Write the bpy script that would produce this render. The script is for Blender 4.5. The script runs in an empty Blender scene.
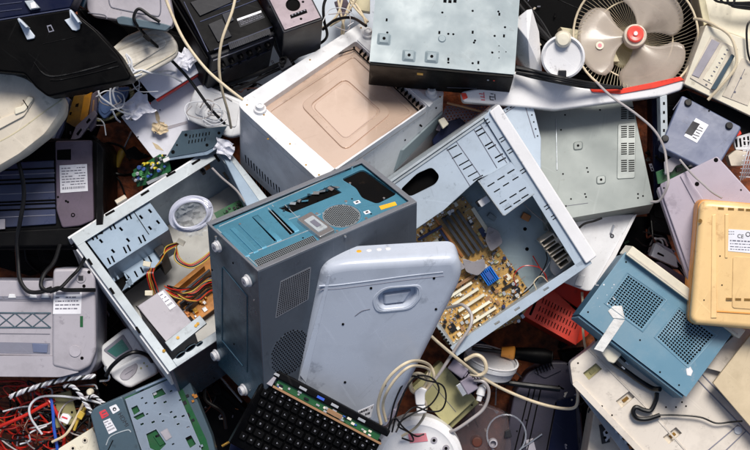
import bpy, math, random
from math import radians as R, sin, cos, pi, sqrt
from mathutils import Vector, Matrix
from mathutils.geometry import tessellate_polygon
random.seed(7)
S = 1/433.0          # one working unit (about 2.3 mm) in metres
H = 1700.0           # camera height in working units
GZ = -140.0          # ground
scene = bpy.context.scene
col = bpy.data.collections.new('scrap_yard'); scene.collection.children.link(col)

def W(x, y, z):
    k = (H-z)/H
    return Vector(((x-375)*k, (225-y)*k, z))

class Fr:
    """rigid frame on a face; origin at a corner, x and y along its edges, z out of it"""
    def __init__(s, M, U=0, V=0): s.M = M; s.I = M.inverted(); s.U = U; s.V = V
    def l(s, x, y, c=0.0):
        K = s.I @ Vector((0, 0, H)); D = (s.I @ W(x, y, 0)) - K
        t = (c-K.z)/D.z
        return K + D*t
    def q(s, pts, c=0.0): return [s.l(x, y, c) for x, y in pts]
    def sub(s, o, ax, ay):
        ax = Vector(ax).normalized(); az = ax.cross(Vector(ay)).normalized(); ay = az.cross(ax)
        m = Matrix(((ax.x, ay.x, az.x, o[0]), (ax.y, ay.y, az.y, o[1]), (ax.z, ay.z, az.z, o[2]), (0, 0, 0, 1)))
        return Fr(s.M @ m)
def axes(o, ax, ay):
    ax = ax.normalized(); az = ax.cross(ay).normalized()
    if az.z < 0: print('WARNING frame faces down', o)
    ay = az.cross(ax)
    return Matrix(((ax.x, ay.x, az.x, o.x), (ax.y, ay.y, az.y, o.y), (ax.z, ay.z, az.z, o.z), (0, 0, 0, 1)))
def fr(p0, p1, p2, z):
    """three corners with their heights"""
    if not hasattr(z, '__len__'): z = (z, z, z)
    a, b, c = W(*p0, z[0]), W(*p1, z[1]), W(*p2, z[2])
    u, v = b-a, c-a
    return Fr(axes(a, u, v), u.length, v.length)
def frs(p0, p1, p2, z, ratio, sg=1):
    """solves the tilt so that the corner is square and the edges have the given ratio"""
    za = zb = z
    for _ in range(12):
        a, b, c = W(*p0, z), W(*p1, za), W(*p2, zb)
        u, v = b-a, c-a
        k = -(u.x*v.x+u.y*v.y); u2 = u.x**2+u.y**2; v2 = v.x**2+v.y**2
        B = u2-ratio**2*v2
        t = (-B+sqrt(B*B+4*ratio**2*k*k))/2
        A = sg*sqrt(max(t, 1e-6)); za = z+A; zb = z+k/A
    print('solved', p0, round(za-z, 1), round(zb-z, 1), round((b-a).length), round((c-a).length))
    return fr(p0, p1, p2, (z, za, zb))
def flat(x, y, z, rot=0, tx=0, ty=0):
    o = W(x, y, z)
    m = Matrix.Translation(o) @ Matrix.Rotation(R(rot), 4, 'Z') @ Matrix.Rotation(R(tx), 4, 'X') @ Matrix.Rotation(R(ty), 4, 'Y')
    return Fr(m)
G0 = Fr(Matrix.Identity(4))

# ------------------------------------------------------------------ materials
MATS = {}
def srgb(h):
    h = h.lstrip('#'); v = [int(h[i:i+2], 16)/255 for i in (0, 2, 4)]
    return [x/12.92 if x <= .04045 else ((x+.055)/1.055)**2.4 for x in v]
NOEDGE = ('cable', 'slot', 'ink', 'key', 'label', 'lcd', 'clear', 'tube', 'smoke', 'tin', 'chip', 'pcb', 'fan', 'cap_', 'logo', 'btn', 'port', 'sheet_white')
def mat(name, h, rough=.45, metal=0., dirt=.35, dcol='#4a3c30', speck=.25, bump=.12, scale=14., alpha=1., trans=0., spec=.5, streak=0., scr=.16, edge=.4, stain=.32, mul=1., stretch=(1, 1, 1)):
    if name in MATS: return MATS[name]
    m = bpy.data.materials.new(name); m.use_nodes = True; nt = m.node_tree; N = nt.nodes; L = nt.links
    b = N['Principled BSDF']
    if name.startswith(NOEDGE): edge = 0; scr = 0; stain *= .5
    base = [c*mul for c in srgb(h)]+[1]; dc = [c*.6 for c in srgb(dcol)]+[1]
    tc = N.new('ShaderNodeTexCoord'); mp = N.new('ShaderNodeMapping'); L.new(tc.outputs['Object'], mp.inputs[0])
    oi = N.new('ShaderNodeObjectInfo'); 
    ad = N.new('ShaderNodeVectorMath'); ad.operation = 'ADD'
    sc = N.new('ShaderNodeMath'); sc.operation = 'MULTIPLY'; sc.inputs[1].default_value = 37.; L.new(oi.outputs['Random'], sc.inputs[0])
    L.new(mp.outputs[0], ad.inputs[0]); L.new(sc.outputs[0], ad.inputs[1])
    mp.inputs['Scale'].default_value = stretch
    def noise(s, d, r=.6):
        n = N.new('ShaderNodeTexNoise'); n.inputs['Scale'].default_value = s; n.inputs['Detail'].default_value = d; n.inputs['Roughness'].default_value = r
        L.new(ad.outputs[0], n.inputs['Vector']); return n
    def ramp(src, a, bb, va=0., vb=1.):
        r = N.new('ShaderNodeMapRange'); r.inputs[1].default_value = a; r.inputs[2].default_value = bb; r.inputs[3].default_value = va; r.inputs[4].default_value = vb
        L.new(src, r.inputs[0]); return r.outputs[0]
    n1 = noise(scale, 6, .65); n2 = noise(scale*11, 3); n3 = noise(scale*.3, 2)
    mx = N.new('ShaderNodeMix'); mx.data_type = 'RGBA'; mx.inputs['A'].default_value = base; mx.inputs['B'].default_value = dc
    L.new(ramp(n1.outputs[0], .47, .74, 0, dirt), mx.inputs['Factor'])
    mx2 = N.new('ShaderNodeMix'); mx2.data_type = 'RGBA'; mx2.inputs['B'].default_value = dc; L.new(mx.outputs['Result'], mx2.inputs['A'])
    L.new(ramp(n2.outputs[0], .68, .78, 0, speck), mx2.inputs['Factor'])
    mx3 = N.new('ShaderNodeMix'); mx3.data_type = 'RGBA'; mx3.blend_type = 'MULTIPLY'; mx3.inputs['Factor'].default_value = 1.
    L.new(mx2.outputs['Result'], mx3.inputs['A'])
    cb = N.new('ShaderNodeCombineColor')
    rv = ramp(n3.outputs[0], .3, .7, .86, 1.06)
    for i in range(3): L.new(rv, cb.inputs[i])
    L.new(cb.outputs[0], mx3.inputs['B'])
    out = mx3.outputs['Result']
    if streak:
        w = N.new('ShaderNodeTexNoise'); w.inputs['Scale'].default_value = 5; w.inputs['Detail'].default_value = 5
        mp2 = N.new('ShaderNodeMapping'); mp2.inputs['Scale'].default_value = (1, 26, 1); mp2.inputs['Rotation'].default_value = (0, 0, .5); L.new(tc.outputs['Object'], mp2.inputs[0]); L.new(mp2.outputs[0], w.inputs['Vector'])
        mx4 = N.new('ShaderNodeMix'); mx4.data_type = 'RGBA'; mx4.inputs['B'].default_value = dc; L.new(out, mx4.inputs['A'])
        L.new(ramp(w.outputs[0], .5, .66, 0, streak), mx4.inputs['Factor']); out = mx4.outputs['Result']
    if stain:
        n4 = noise(scale*2.1, 8, .72); m5 = N.new('ShaderNodeMix'); m5.data_type = 'RGBA'; m5.inputs['B'].default_value = dc; L.new(out, m5.inputs['A'])
        L.new(ramp(n4.outputs[0], .6, .66, 0, stain), m5.inputs['Factor']); out = m5.outputs['Result']
    if scr:
        hi = [min(1, c*1.25+.05) for c in base[:3]]+[1]
        for k, (rot, sx, sy, lo) in enumerate(((.7, 3.2, 70., .7), (-1.25, 4.1, 90., .7), (2.0, 2.7, 60., .715))):
            sn = N.new('ShaderNodeTexNoise'); sn.inputs['Scale'].default_value = 1.6; sn.inputs['Detail'].default_value = 2
            vr = N.new('ShaderNodeVectorRotate'); vr.rotation_type = 'Z_AXIS'; vr.inputs['Angle'].default_value = rot; L.new(ad.outputs[0], vr.inputs['Vector'])
            ms = N.new('ShaderNodeMapping'); ms.inputs['Scale'].default_value = (sx, sy, 3); L.new(vr.outputs[0], ms.inputs[0]); L.new(ms.outputs[0], sn.inputs['Vector'])
            mm = N.new('ShaderNodeMix'); mm.data_type = 'RGBA'; mm.inputs['B'].default_value = hi if k != 1 else dc; L.new(out, mm.inputs['A'])
            L.new(ramp(sn.outputs[0], lo, lo+.012, 0, scr*(1 if k != 1 else .7)), mm.inputs['Factor']); out = mm.outputs['Result']
    if edge:
        bv = N.new('ShaderNodeBevel'); bv.samples = 4; bv.inputs['Radius'].default_value = .0035
        ge = N.new('ShaderNodeNewGeometry'); dp = N.new('ShaderNodeVectorMath'); dp.operation = 'DOT_PRODUCT'; L.new(bv.outputs[0], dp.inputs[0]); L.new(ge.outputs['Normal'], dp.inputs[1])
        em = N.new('ShaderNodeMath'); em.operation = 'MULTIPLY'; L.new(ramp(dp.outputs['Value'], .97, .86), em.inputs[0]); L.new(ramp(n1.outputs[0], .5, .58, 0, edge), em.inputs[1])
        me_ = N.new('ShaderNodeMix'); me_.data_type = 'RGBA'; L.new(out, me_.inputs['A']); L.new(em.outputs[0], me_.inputs['Factor'])
        lum = sum(base[:3])/3; me_.inputs['B'].default_value = dc if lum > .3 else [min(1, c*1.8+.12) for c in base[:3]]+[1]; out = me_.outputs['Result']
    L.new(out, b.inputs['Base Color'])
    L.new(ramp(n1.outputs[0], .35, .75, max(rough-.12, .05), min(rough+.22, 1)), b.inputs['Roughness'])
    b.inputs['Metallic'].default_value = metal; b.inputs['Specular IOR Level'].default_value = spec
    b.inputs['Alpha'].default_value = alpha; b.inputs['Transmission Weight'].default_value = trans
    if bump:
        bp = N.new('ShaderNodeBump'); bp.inputs['Strength'].default_value = bump; bp.inputs['Distance'].default_value = .004
        bq = N.new('ShaderNodeBump'); bq.inputs['Strength'].default_value = .22; bq.inputs['Distance'].default_value = .02; L.new(n3.outputs[0], bq.inputs['Height']); L.new(bq.outputs[0], bp.inputs['Normal'])
        L.new(n1.outputs[0], bp.inputs['Height']); L.new(bp.outputs[0], b.inputs['Normal'])
    MATS[name] = m; return m
# metals
mat('galv', '#b3bcc2', .42, .2, .3, speck=.3)
mat('galv_grey', '#87959b', .5, .05, .06, speck=.3, stain=.1, scale=4, bump=.02)
mat('galv_blue', '#90a3b6', .4, .2, .25, '#3c4a56', bump=.05)
mat('floor_grey', '#a9a9a6', .45, .1, .3, '#6b665e')
mat('sheet_blue', '#b6c4d2', .4, .12, .25, '#4a5a66')
mat('floor_blue', '#a5b7be', .4, .25, .25, '#55666c')
mat('teal', '#5a9ab5', .3, .4, .4, '#0d2733', scale=9)
mat('teal_dark', '#38586a', .3, .6, .6, '#0b1a20', scale=7)
mat('case_grey', '#565f6b', .42, .25, .3, '#202226', scale=8)
mat('rim_grey', '#7c8088', .4, .2, .3)
mat('silver', '#c9ccd0', .25, .8, .3)
mat('bronze', '#dac0ad', .14, .35, .3, '#8b6a54', scale=5, bump=.06)
mat('mauve_metal', '#8b7f86', .35, .35, .3)
mat('brass', '#b98f3d', .35, .7)
mat('slot_dark', '#050506', .8, 0, .1, speck=0, bump=0, spec=.1)  # near-black; hole and slot patches carry the shade of openings in this colour
mat('steel_mesh', '#8d959b', .4, .4, .3)
# plastics
mat('white', '#dcdee2', .35, 0, .22, '#7b6f63', speck=.2)
mat('white_clean', '#e6e6e8', .3, 0, .1, speck=.12)
mat('white_blue', '#c6cfda', .33, 0, .2, '#5b6472', speck=.25)
mat('dev_white', '#bcc4d2', .3, 0, .22, '#4d5666', speck=.2, scale=7)
mat('cream', '#dad0bf', .4, 0, .35, '#6b5b42', speck=.3)
mat('cream_clean', '#e3dcc8', .38, 0, .2, '#8b7b5f')
mat('beige', '#c9c0a0', .45, 0, .3, '#5e5340')
mat('dirty_cream', '#e2dccf', .5, 0, .55, '#6b543a', speck=.4, streak=.42)
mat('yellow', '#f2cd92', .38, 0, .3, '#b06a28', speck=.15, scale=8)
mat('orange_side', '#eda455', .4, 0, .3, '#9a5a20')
mat('lilac', '#aea5b2', .38, .1, .3, '#6c5f6e', scale=6)
mat('lilac_dark', '#8b8494', .4, .1, .3)
mat('purple', '#5f6883', .42, 0, .3, '#3a3f58')
mat('grey_pr', '#aaa6ae', .42, 0, .3, '#57525c', speck=.3)
mat('grey_dark', '#7b7c8a', .42, 0, .3)
mat('slate', '#4d606c', .38, .2, .4, '#2a3238')
mat('black', '#060608', .5, 0, .2, '#17181c', speck=.25, spec=.12, scr=.1)
mat('black_gloss', '#020203', .45, 0, .1, '#0e0f12', speck=.2, spec=.07, scr=.06)
mat('black_dust', '#15171e', .45, 0, .6, '#565a6a', speck=.6, spec=.3, scale=10)
mat('navy', '#0e1530', .4, 0, .4, '#1c2440', spec=.15)
mat('dark_purple', '#33303e', .45, 0, .4, '#1b1a20')
mat('brown_grey', '#615563', .42, .1, .4, '#2b2529')
mat('ink_blue', '#3c425c', .35, .1, .4, '#17192a')
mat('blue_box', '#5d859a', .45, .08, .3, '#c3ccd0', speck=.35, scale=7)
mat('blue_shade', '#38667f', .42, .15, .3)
mat('red', '#ee3a20', .42, 0, .3, '#6b130a', speck=.2)
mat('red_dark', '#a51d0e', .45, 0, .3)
mat('olive', '#b3ad7c', .45, 0, .25, '#5e5a36')
mat('olive_side', '#8f8a5f', .45, 0, .25)
mat('label', '#e8e8ee', .5, 0, .2, '#777788', speck=.2, bump=0)
mat('ink', '#1d1d26', .6, 0, 0, speck=0, bump=0)
mat('ink_grey', '#6b6b78', .6, 0, 0, speck=0, bump=0)
mat('fan_blade', '#c4b8ab', .25, 0, .45, '#7d6a55', alpha=.56, speck=.1, scale=6)
mat('fan_red', '#e8564a', .35, 0, .2)
mat('fan_wire', '#d6cbb0', .4, .2, .4, '#6b4f2f')
mat('foot_white', '#d6d6da', .5, 0, .4)
mat('rubber', '#121214', .65, 0, .3)
mat('cable_cream', '#d8c9ac', .45, 0, .35, '#6b573d')
mat('cable_grey', '#a6a0a0', .45, 0, .3)
mat('cable_black', '#08080a', .42, 0, .3, '#2c2c32', spec=.35)
mat('cable_white', '#d7dae0', .4, 0, .3)
mat('cable_red', '#bd2416', .35, 0, .3, '#5a0d08')
mat('case_drive', '#858d8b', .5, .05, .06, stain=.1, scale=4, bump=.02)
mat('plate_slate', '#8593a4', .45, .1, .2, bump=.03)
mat('scan_white', '#d8cfc3', .42, 0, .3, '#7b6f66', speck=.3)
mat('cable_orange', '#a8542a', .4, 0, .3)
mat('cable_yellow', '#c4a540', .4, 0, .2)
mat('cable_blue', '#2a55b8', .35, 0, .2)
mat('cable_brown', '#5c2c1c', .4, 0, .3)
mat('cable_green', '#2c7a4c', .4, 0, .3)
mat('pcb_green', '#235a34', .35, 0, .4, '#0b2a12', speck=.6, scale=40)
mat('pcb_gold', '#c49c58', .4, 0, .6, '#6a4a24', speck=.8, scale=60)
mat('pcb_orange', '#b8782c', .4, 0, .5, '#5c3410', scale=30)
mat('chip', '#16171c', .4, 0, .2)
mat('tin', '#d2d4d6', .35, .6, .2)
mat('slot_white', '#e8e4d2', .45, 0, .2)
mat('slot_grey', '#3a3f48', .45, 0, .2)
mat('slot_navy', '#23305c', .4, 0, .2)
mat('heat_blue', '#2b86e8', .35, .15, .1)
mat('lcd', '#3b6b66', .15, 0, .15)
mat('key_dark', '#040405', .5, 0, .1, '#1b1c22', speck=.1, spec=.1)
mat('key_mark', '#8c8e98', .6, 0, 0, bump=0)
mat('port_blue', '#3b5fc8', .4)
mat('copper', '#b87a4a', .35, .7, .3)
mat('tan_bar', '#a07a58', .45, .2, .3)
mat('white_tape', '#d6d6d4', .6, 0, .3, '#8b8378', bump=.8, scale=40)
mat('sheet_white', '#dcdeea', .55, 0, .3, '#7f7a86', speck=.45, scale=9)
mat('card', '#cdbb9c', .75, 0, .25, '#8b7656', speck=.2)
mat('dish_blue', '#4f6690', .35, 0, .4, '#222c40')
mat('brown_plate', '#8a6524', .4, .1, .7, '#241a0c', scale=30, speck=.7)
mat('orange_plate', '#c8861e', .4, .1, .5, '#4a2a0c', scale=30)
mat('handle_orange', '#e89a3a', .35, 0, .2)
mat('handle_yellow', '#a08438', .2, 0, .5, '#2a2410')
mat('pink', '#e48a94', .5, 0, .2)
mat('smoke', '#8b7d80', .12, 0, .2, '#40302a', alpha=.4, trans=.5)
mat('clear', '#dbe4f2', .08, 0, .1, '#ffffff', alpha=.35, trans=.5, bump=.5, speck=0)
mat('tube_clear', '#d4d8ea', .15, 0, .1, '#e8ecff', alpha=.9, trans=.2)
mat('ribbon', '#8f8c92', .5, 0, .3)
mat('cap_blue', '#3d5fa8', .3); mat('cap_yellow', '#e2cf3c', .3); mat('cap_green', '#4c8f58', .35)
mat('logo_red', '#d43c48', .4, 0, .1, bump=0); mat('btn_yellow', '#f2b731', .4)

# ------------------------------------------------------------------ mesh builder
def ccw(p):
    return sum(p[i][0]*p[(i+1) % len(p)][1]-p[(i+1) % len(p)][0]*p[i][1] for i in range(len(p))) > 0
def rnd(pts, r, n=4):
    """round the corners of a polygon"""
    P = [Vector((p[0], p[1])) for p in pts]; out = []; m = len(P)
    for i in range(m):
        a, b, c = P[i-1], P[i], P[(i+1) % m]
        rr = r[i] if hasattr(r, '__len__') else r
        d1, d2 = (a-b), (c-b); k = min(rr, d1.length*.45, d2.length*.45)
        s, e = b+d1.normalized()*k, b+d2.normalized()*k
        for j in range(n+1):
            t = j/n; out.append((s*(1-t)**2+b*2*t*(1-t)+e*t*t))
    return [(p.x, p.y) for p in out]
def circ(cx, cy, r, n=20, ry=None):
    return [(cx+r*cos(2*pi*i/n), cy+(ry or r)*sin(2*pi*i/n)) for i in range(n)]
def rect(x0, y0, x1, y1): return [(x0, y0), (x1, y0), (x1, y1), (x0, y1)]
def smooth(pts, n=6):
    P = [Vector(p) for p in pts]
    if len(P) < 3: return P
    P = [P[0]*2-P[1]]+P+[P[-1]*2-P[-2]]; o = []
    for i in range(1, len(P)-2):
        for j in range(n):
            t = j/n; a, b, c, d = P[i-1:i+3]
            o.append(.5*((2*b)+(c-a)*t+(2*a-5*b+4*c-d)*t*t+(3*b-a-3*c+d)*t**3))
    o.append(P[-2]); return o
class MB:
    def __init__(s, F=G0): s.F = F; s.v = []; s.f = []; s.mi = []; s.cur = 0
    def add(s, vs, fs):
        k = len(s.v); s.v += [Vector(v) for v in vs]; s.f += [tuple(i+k for i in f) for f in fs]; s.mi += [s.cur]*len(fs); return s
    def box(s, x0, y0, z0, x1, y1, z1):
        x0, x1 = sorted((x0, x1)); y0, y1 = sorted((y0, y1)); z0, z1 = sorted((z0, z1))
        return s.add([(x0, y0, z0), (x1, y0, z0), (x1, y1, z0), (x0, y1, z0), (x0, y0, z1), (x1, y0, z1), (x1, y1, z1), (x0, y1, z1)],
                     [(0, 3, 2, 1), (4, 5, 6, 7), (0, 1, 5, 4), (1, 2, 6, 5), (2, 3, 7, 6), (3, 0, 4, 7)])
    def prism(s, poly, z0, z1, holes=(), taper=1.):
        z0, z1 = sorted((z0, z1))
        P = [(p[0], p[1]) for p in poly]
        if not ccw(P): P = P[::-1]
        n = len(P)
        if holes:
            Hs = []
            for h in holes:
                h = [(q[0], q[1]) for q in h]
                Hs.append(h[::-1] if ccw(h) else h)
            loops = [P]+Hs; allp = [q for l in loops for q in l]
            tr = tessellate_polygon([[Vector((q[0], q[1], 0)) for q in l] for l in loops])
            N = len(allp)
            vs = [(q[0], q[1], z0) for q in allp]+[(q[0], q[1], z1) for q in allp]
            fs = []
            for t in tr:
                a, b, c = [allp[i] for i in t]
                up = (b[0]-a[0])*(c[1]-a[1])-(b[1]-a[1])*(c[0]-a[0]) > 0
                t = tuple(t) if up else tuple(t)[::-1]
                fs.append(tuple(i+N for i in t)); fs.append(t[::-1])
            ar = sum(abs((allp[t[1]][0]-allp[t[0]][0])*(allp[t[2]][1]-allp[t[0]][1])-(allp[t[1]][1]-allp[t[0]][1])*(allp[t[2]][0]-allp[t[0]][0])) for t in tr)/2
            pa = lambda l: abs(sum(l[i][0]*l[(i+1) % len(l)][1]-l[(i+1) % len(l)][0]*l[i][1] for i in range(len(l))))/2
            if abs(ar-(pa(P)-sum(pa(h) for h in Hs))) > .2*pa(P):
                print('WARN tess', round(ar), round(pa(P)), len(Hs)); return s.prism(poly, z0, z1)
            k = 0
            for l in loops:
                m = len(l)
                for i in range(m):
                    j = (i+1) % m; fs.append((k+i, k+j, k+j+N, k+i+N))
                k += m
            return s.add(vs, fs)
        cx = sum(p[0] for p in P)/n; cy = sum(p[1] for p in P)/n
        vs = [(p[0], p[1], z0) for p in P]+[(cx+(p[0]-cx)*taper, cy+(p[1]-cy)*taper, z1) for p in P]
        fs = [tuple(range(n))[::-1], tuple(range(n, 2*n))]+[(i, (i+1) % n, (i+1) % n+n, i+n) for i in range(n)]
        return s.add(vs, fs)
    def cyl(s, x, y, r, z0, z1, n=20, r2=None):
        r2 = r if r2 is None else r2; z0, z1, r, r2 = (z0, z1, r, r2) if z0 < z1 else (z1, z0, r2, r)
        vs = [(x+r*cos(2*pi*i/n), y+r*sin(2*pi*i/n), z0) for i in range(n)]+[(x+r2*cos(2*pi*i/n), y+r2*sin(2*pi*i/n), z1) for i in range(n)]
        return s.add(vs, [tuple(range(n))[::-1], tuple(range(n, 2*n))]+[(i, (i+1) % n, (i+1) % n+n, i+n) for i in range(n)])
    def lathe(s, x, y, prof, n=32):
        vs = []; fs = []
        for r, z in prof: vs += [(x+r*cos(2*pi*i/n), y+r*sin(2*pi*i/n), z) for i in range(n)]
        for k in range(len(prof)-1):
            for i in range(n):
                j = (i+1) % n; fs.append((k*n+i, k*n+j, (k+1)*n+j, (k+1)*n+i))
        return s.add(vs, fs)
    def tube(s, pts, r, n=8, sm=True, seg=6):
        P = smooth(pts, seg) if sm else [Vector(p) for p in pts]
        rr = r if hasattr(r, '__len__') else None
        vs = []; fs = []; up = Vector((.03, .05, 1)); m = len(P)
        prev = None
        for i, p in enumerate(P):
            d = (P[min(i+1, m-1)]-P[max(i-1, 0)])
            if d.length < 1e-9: d = Vector((1, 0, 0))
            d.normalize()
            a = up.cross(d) if prev is None else prev-d*prev.dot(d)
            if a.length < 1e-3: a = Vector((1, 0, 0)).cross(d)
            a.normalize(); prev = a; b = d.cross(a)
            q = r if rr is None else rr[0]+(rr[1]-rr[0])*i/(m-1)
            vs += [p+a*q*cos(2*pi*k/n)+b*q*sin(2*pi*k/n) for k in range(n)]
        for i in range(m-1):
            for k in range(n):
                j = (k+1) % n; fs.append((i*n+k, i*n+j, (i+1)*n+j, (i+1)*n+k))
        fs += [tuple(range(n))[::-1], tuple(range((m-1)*n, m*n))]
        return s.add(vs, fs)
    def dots(s, pts, r, z, n=6, h=.25):
        for x, y in pts: s.cyl(x, y, r, z-.3, z+h, n)
        return s
    def build(s, name, m, parent=None, bevel=0., seg=2, ang=35):
        me = bpy.data.meshes.new(name)
        if parent is not None: T = parent['_F'].I @ s.F.M
        else: T = Matrix.Identity(4)
        me.from_pydata([tuple((T @ v)*S) for v in s.v], [], s.f)
        for q in (m if isinstance(m, list) else [m]): me.materials.append(MATS[q] if isinstance(q, str) else q)
        for p in me.polygons: p.use_smooth = True
        if isinstance(m, list): me.polygons.foreach_set('material_index', s.mi)
        me.update(); me.set_sharp_from_angle(angle=R(ang))
        o = bpy.data.objects.new(name, me); col.objects.link(o)
        if parent is not None: o.parent = parent['o']
        else: o.matrix_world = unit(s.F)
        if bevel:
            b = o.modifiers.new('edge', 'BEVEL'); b.width = bevel*S; b.segments = seg; b.limit_method = 'ANGLE'; b.angle_limit = R(40); b.harden_normals = True
        return o
def unit(F):
    M = F.M.copy(); M.translation = M.translation*S; return M
def thing(name, label, cat, F, group=None):
    o = bpy.data.objects.new(name, None); col.objects.link(o); o.empty_display_size = .05
    o.matrix_world = unit(F); o['label'] = label; o['category'] = cat
    if group: o['group'] = group
    return {'o': o, '_F': F}
def tag(o, label, cat, group=None):
    o['label'] = label; o['category'] = cat
    if group: o['group'] = group
    return o
def sp(o, F=None):      # make an object usable as parent for sub-parts (parts share the thing's frame)
    return {'o': o, '_F': F}
def lab(T, F, quad, c=0, lines=5, bar=True, name='label', m='label', seed=1):
    """white sticker with rows of small illegible print; quad = four corners clockwise from top left in picture order"""
    rn = random.Random(seed)
    q = F.q(quad, c); A = MB(F).prism(q, c-.1, c+.5).build(name, m, T)
    t = sp(A, T['_F']); K = MB(F)
    def bl(u, v):
        a = q[0].lerp(q[1], u); b = q[3].lerp(q[2], u); return a.lerp(b, v)
    n = lines
    for i in range(n):
        v0 = .1+.8*i/n; v1 = v0+.8/n*(.34 if n > 3 else .45); u = .07
        if bar and i == n-1:
            while u < .9:
                w = rn.choice((.02, .035)); K.prism([bl(u, v0), bl(u+w, v0), bl(u+w, v1+.05), bl(u, v1+.05)], c+.4, c+.65); u += w*2
            continue
        while u < .88:
            w = rn.uniform(.04, .16); w = min(w, .93-u)
            K.prism([bl(u, v0), bl(u+w, v0), bl(u+w, v1), bl(u, v1)], c+.4, c+.65); u += w+.03
            if rn.random() < .12: u += .2
    K.build('print', 'ink_grey' if lines > 3 else 'ink', t)
    return A
def text(F, s, x, y, size, c, rot, m, parent):
    cu = bpy.data.curves.new('t', 'FONT'); cu.body = s; cu.size = size; cu.extrude = .15
    o = bpy.data.objects.new('t', cu); scene.collection.objects.link(o); dg = bpy.context.evaluated_depsgraph_get()
    me = bpy.data.meshes.new_from_object(o.evaluated_get(dg)); bpy.data.objects.remove(o)
    p = F.l(x, y, c); Mx = Matrix.Translation((p.x, p.y, c+.2)) @ Matrix.Rotation(R(rot), 4, 'Z')
    B = MB(F); B.add([Mx @ v.co for v in me.vertices], [tuple(f.vertices) for f in me.polygons])
    return B.build('lettering', m, parent)
def grid(F, quad, nu, nv, c):
    q = F.q(quad, c); o = []
    for i in range(nu):
        for j in range(nv):
            a = q[0].lerp(q[1], (i+.5)/nu); b = q[3].lerp(q[2], (i+.5)/nu); p = a.lerp(b, (j+.5)/nv); o.append((p.x, p.y))
    return o
def inset(P, k):
    n = len(P); cx = sum(p[0] for p in P)/n; cy = sum(p[1] for p in P)/n
    return [(cx+(p[0]-cx)*k, cy+(p[1]-cy)*k) for p in P]
def slotpoly(F, x, y, dx, dy, w, c=0):
    """slot centred at a pixel, long axis (dx,dy), width w"""
    a, b = F.l(x-dx/2, y-dy/2, c), F.l(x+dx/2, y+dy/2, c); d = (b-a).normalized(); n = Vector((-d.y, d.x, 0))*w/2
    return [(a-n)[:2], (b-n)[:2], (b+n)[:2], (a+n)[:2]]
def cable(name, label, mt, pts, r, group=None, cat='cable', n=8):
    P = [W(*p) for p in pts]; o = P[0]; F = Fr(Matrix.Translation(o))
    return tag(MB(F).tube([p-o for p in P], r, n).build(name, mt, None), label, cat, group)

def offset(P, d):
    """inset a rounded convex outline by d"""
    n = len(P); o = []
    for i in range(n):
        a, b, c = Vector(P[i-1]), Vector(P[i]), Vector(P[(i+1) % n]); t = (c-a).normalized(); o.append((b.x-t.y*d, b.y+t.x*d))
    return o
def pillow(F, P, z0, z1, r, hole=None, n=6, hd=6):
    """moulded shell: outline P between z0 and z1 with a large soft edge r, optionally with a pocket"""
    if not ccw(P): P = P[::-1]
    B = MB(F); N = len(P); rings = [(0, z0), (0, z1-r)]+[(r*(1-cos(pi/2*k/n)), z1-r+r*sin(pi/2*k/n)) for k in range(1, n+1)]
    vs = []
    for d, z in rings: vs += [(p[0], p[1], z) for p in offset(P, d)]
    B.add(vs, [(k*N+i, k*N+(i+1) % N, (k+1)*N+(i+1) % N, (k+1)*N+i) for k in range(len(rings)-1) for i in range(N)]+[tuple(range(N))[::-1]])
    top = offset(P, r)
    if hole:
        h = hole[::-1] if not ccw(hole) else hole
        tr = tessellate_polygon([[Vector((q[0], q[1], 0)) for q in top], [Vector((q[0], q[1], 0)) for q in h[::-1]]]); al = top+h[::-1]
        fs = []
        for t in tr:
            a, b, c = [al[i] for i in t]; fs.append(tuple(t) if (b[0]-a[0])*(c[1]-a[1])-(b[1]-a[1])*(c[0]-a[0]) > 0 else tuple(t)[::-1])
        B.add([(q[0], q[1], z1) for q in al], fs)
        m = len(h); rs = [(0, z1), (.5, z1-.6), (1., z1-1.6), (1.6, z1-hd)]; vs = []
        for d, z in rs: vs += [(p[0], p[1], z) for p in offset(h, d)]
        B.add(vs, [(k*m+(i+1) % m, k*m+i, (k+1)*m+i, (k+1)*m+(i+1) % m)[::-1] for k in range(3) for i in range(m)]+[tuple(range(3*m, 4*m))])
    else: B.add([(q[0], q[1], z1) for q in top], [tuple(range(N))])
    return B
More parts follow.
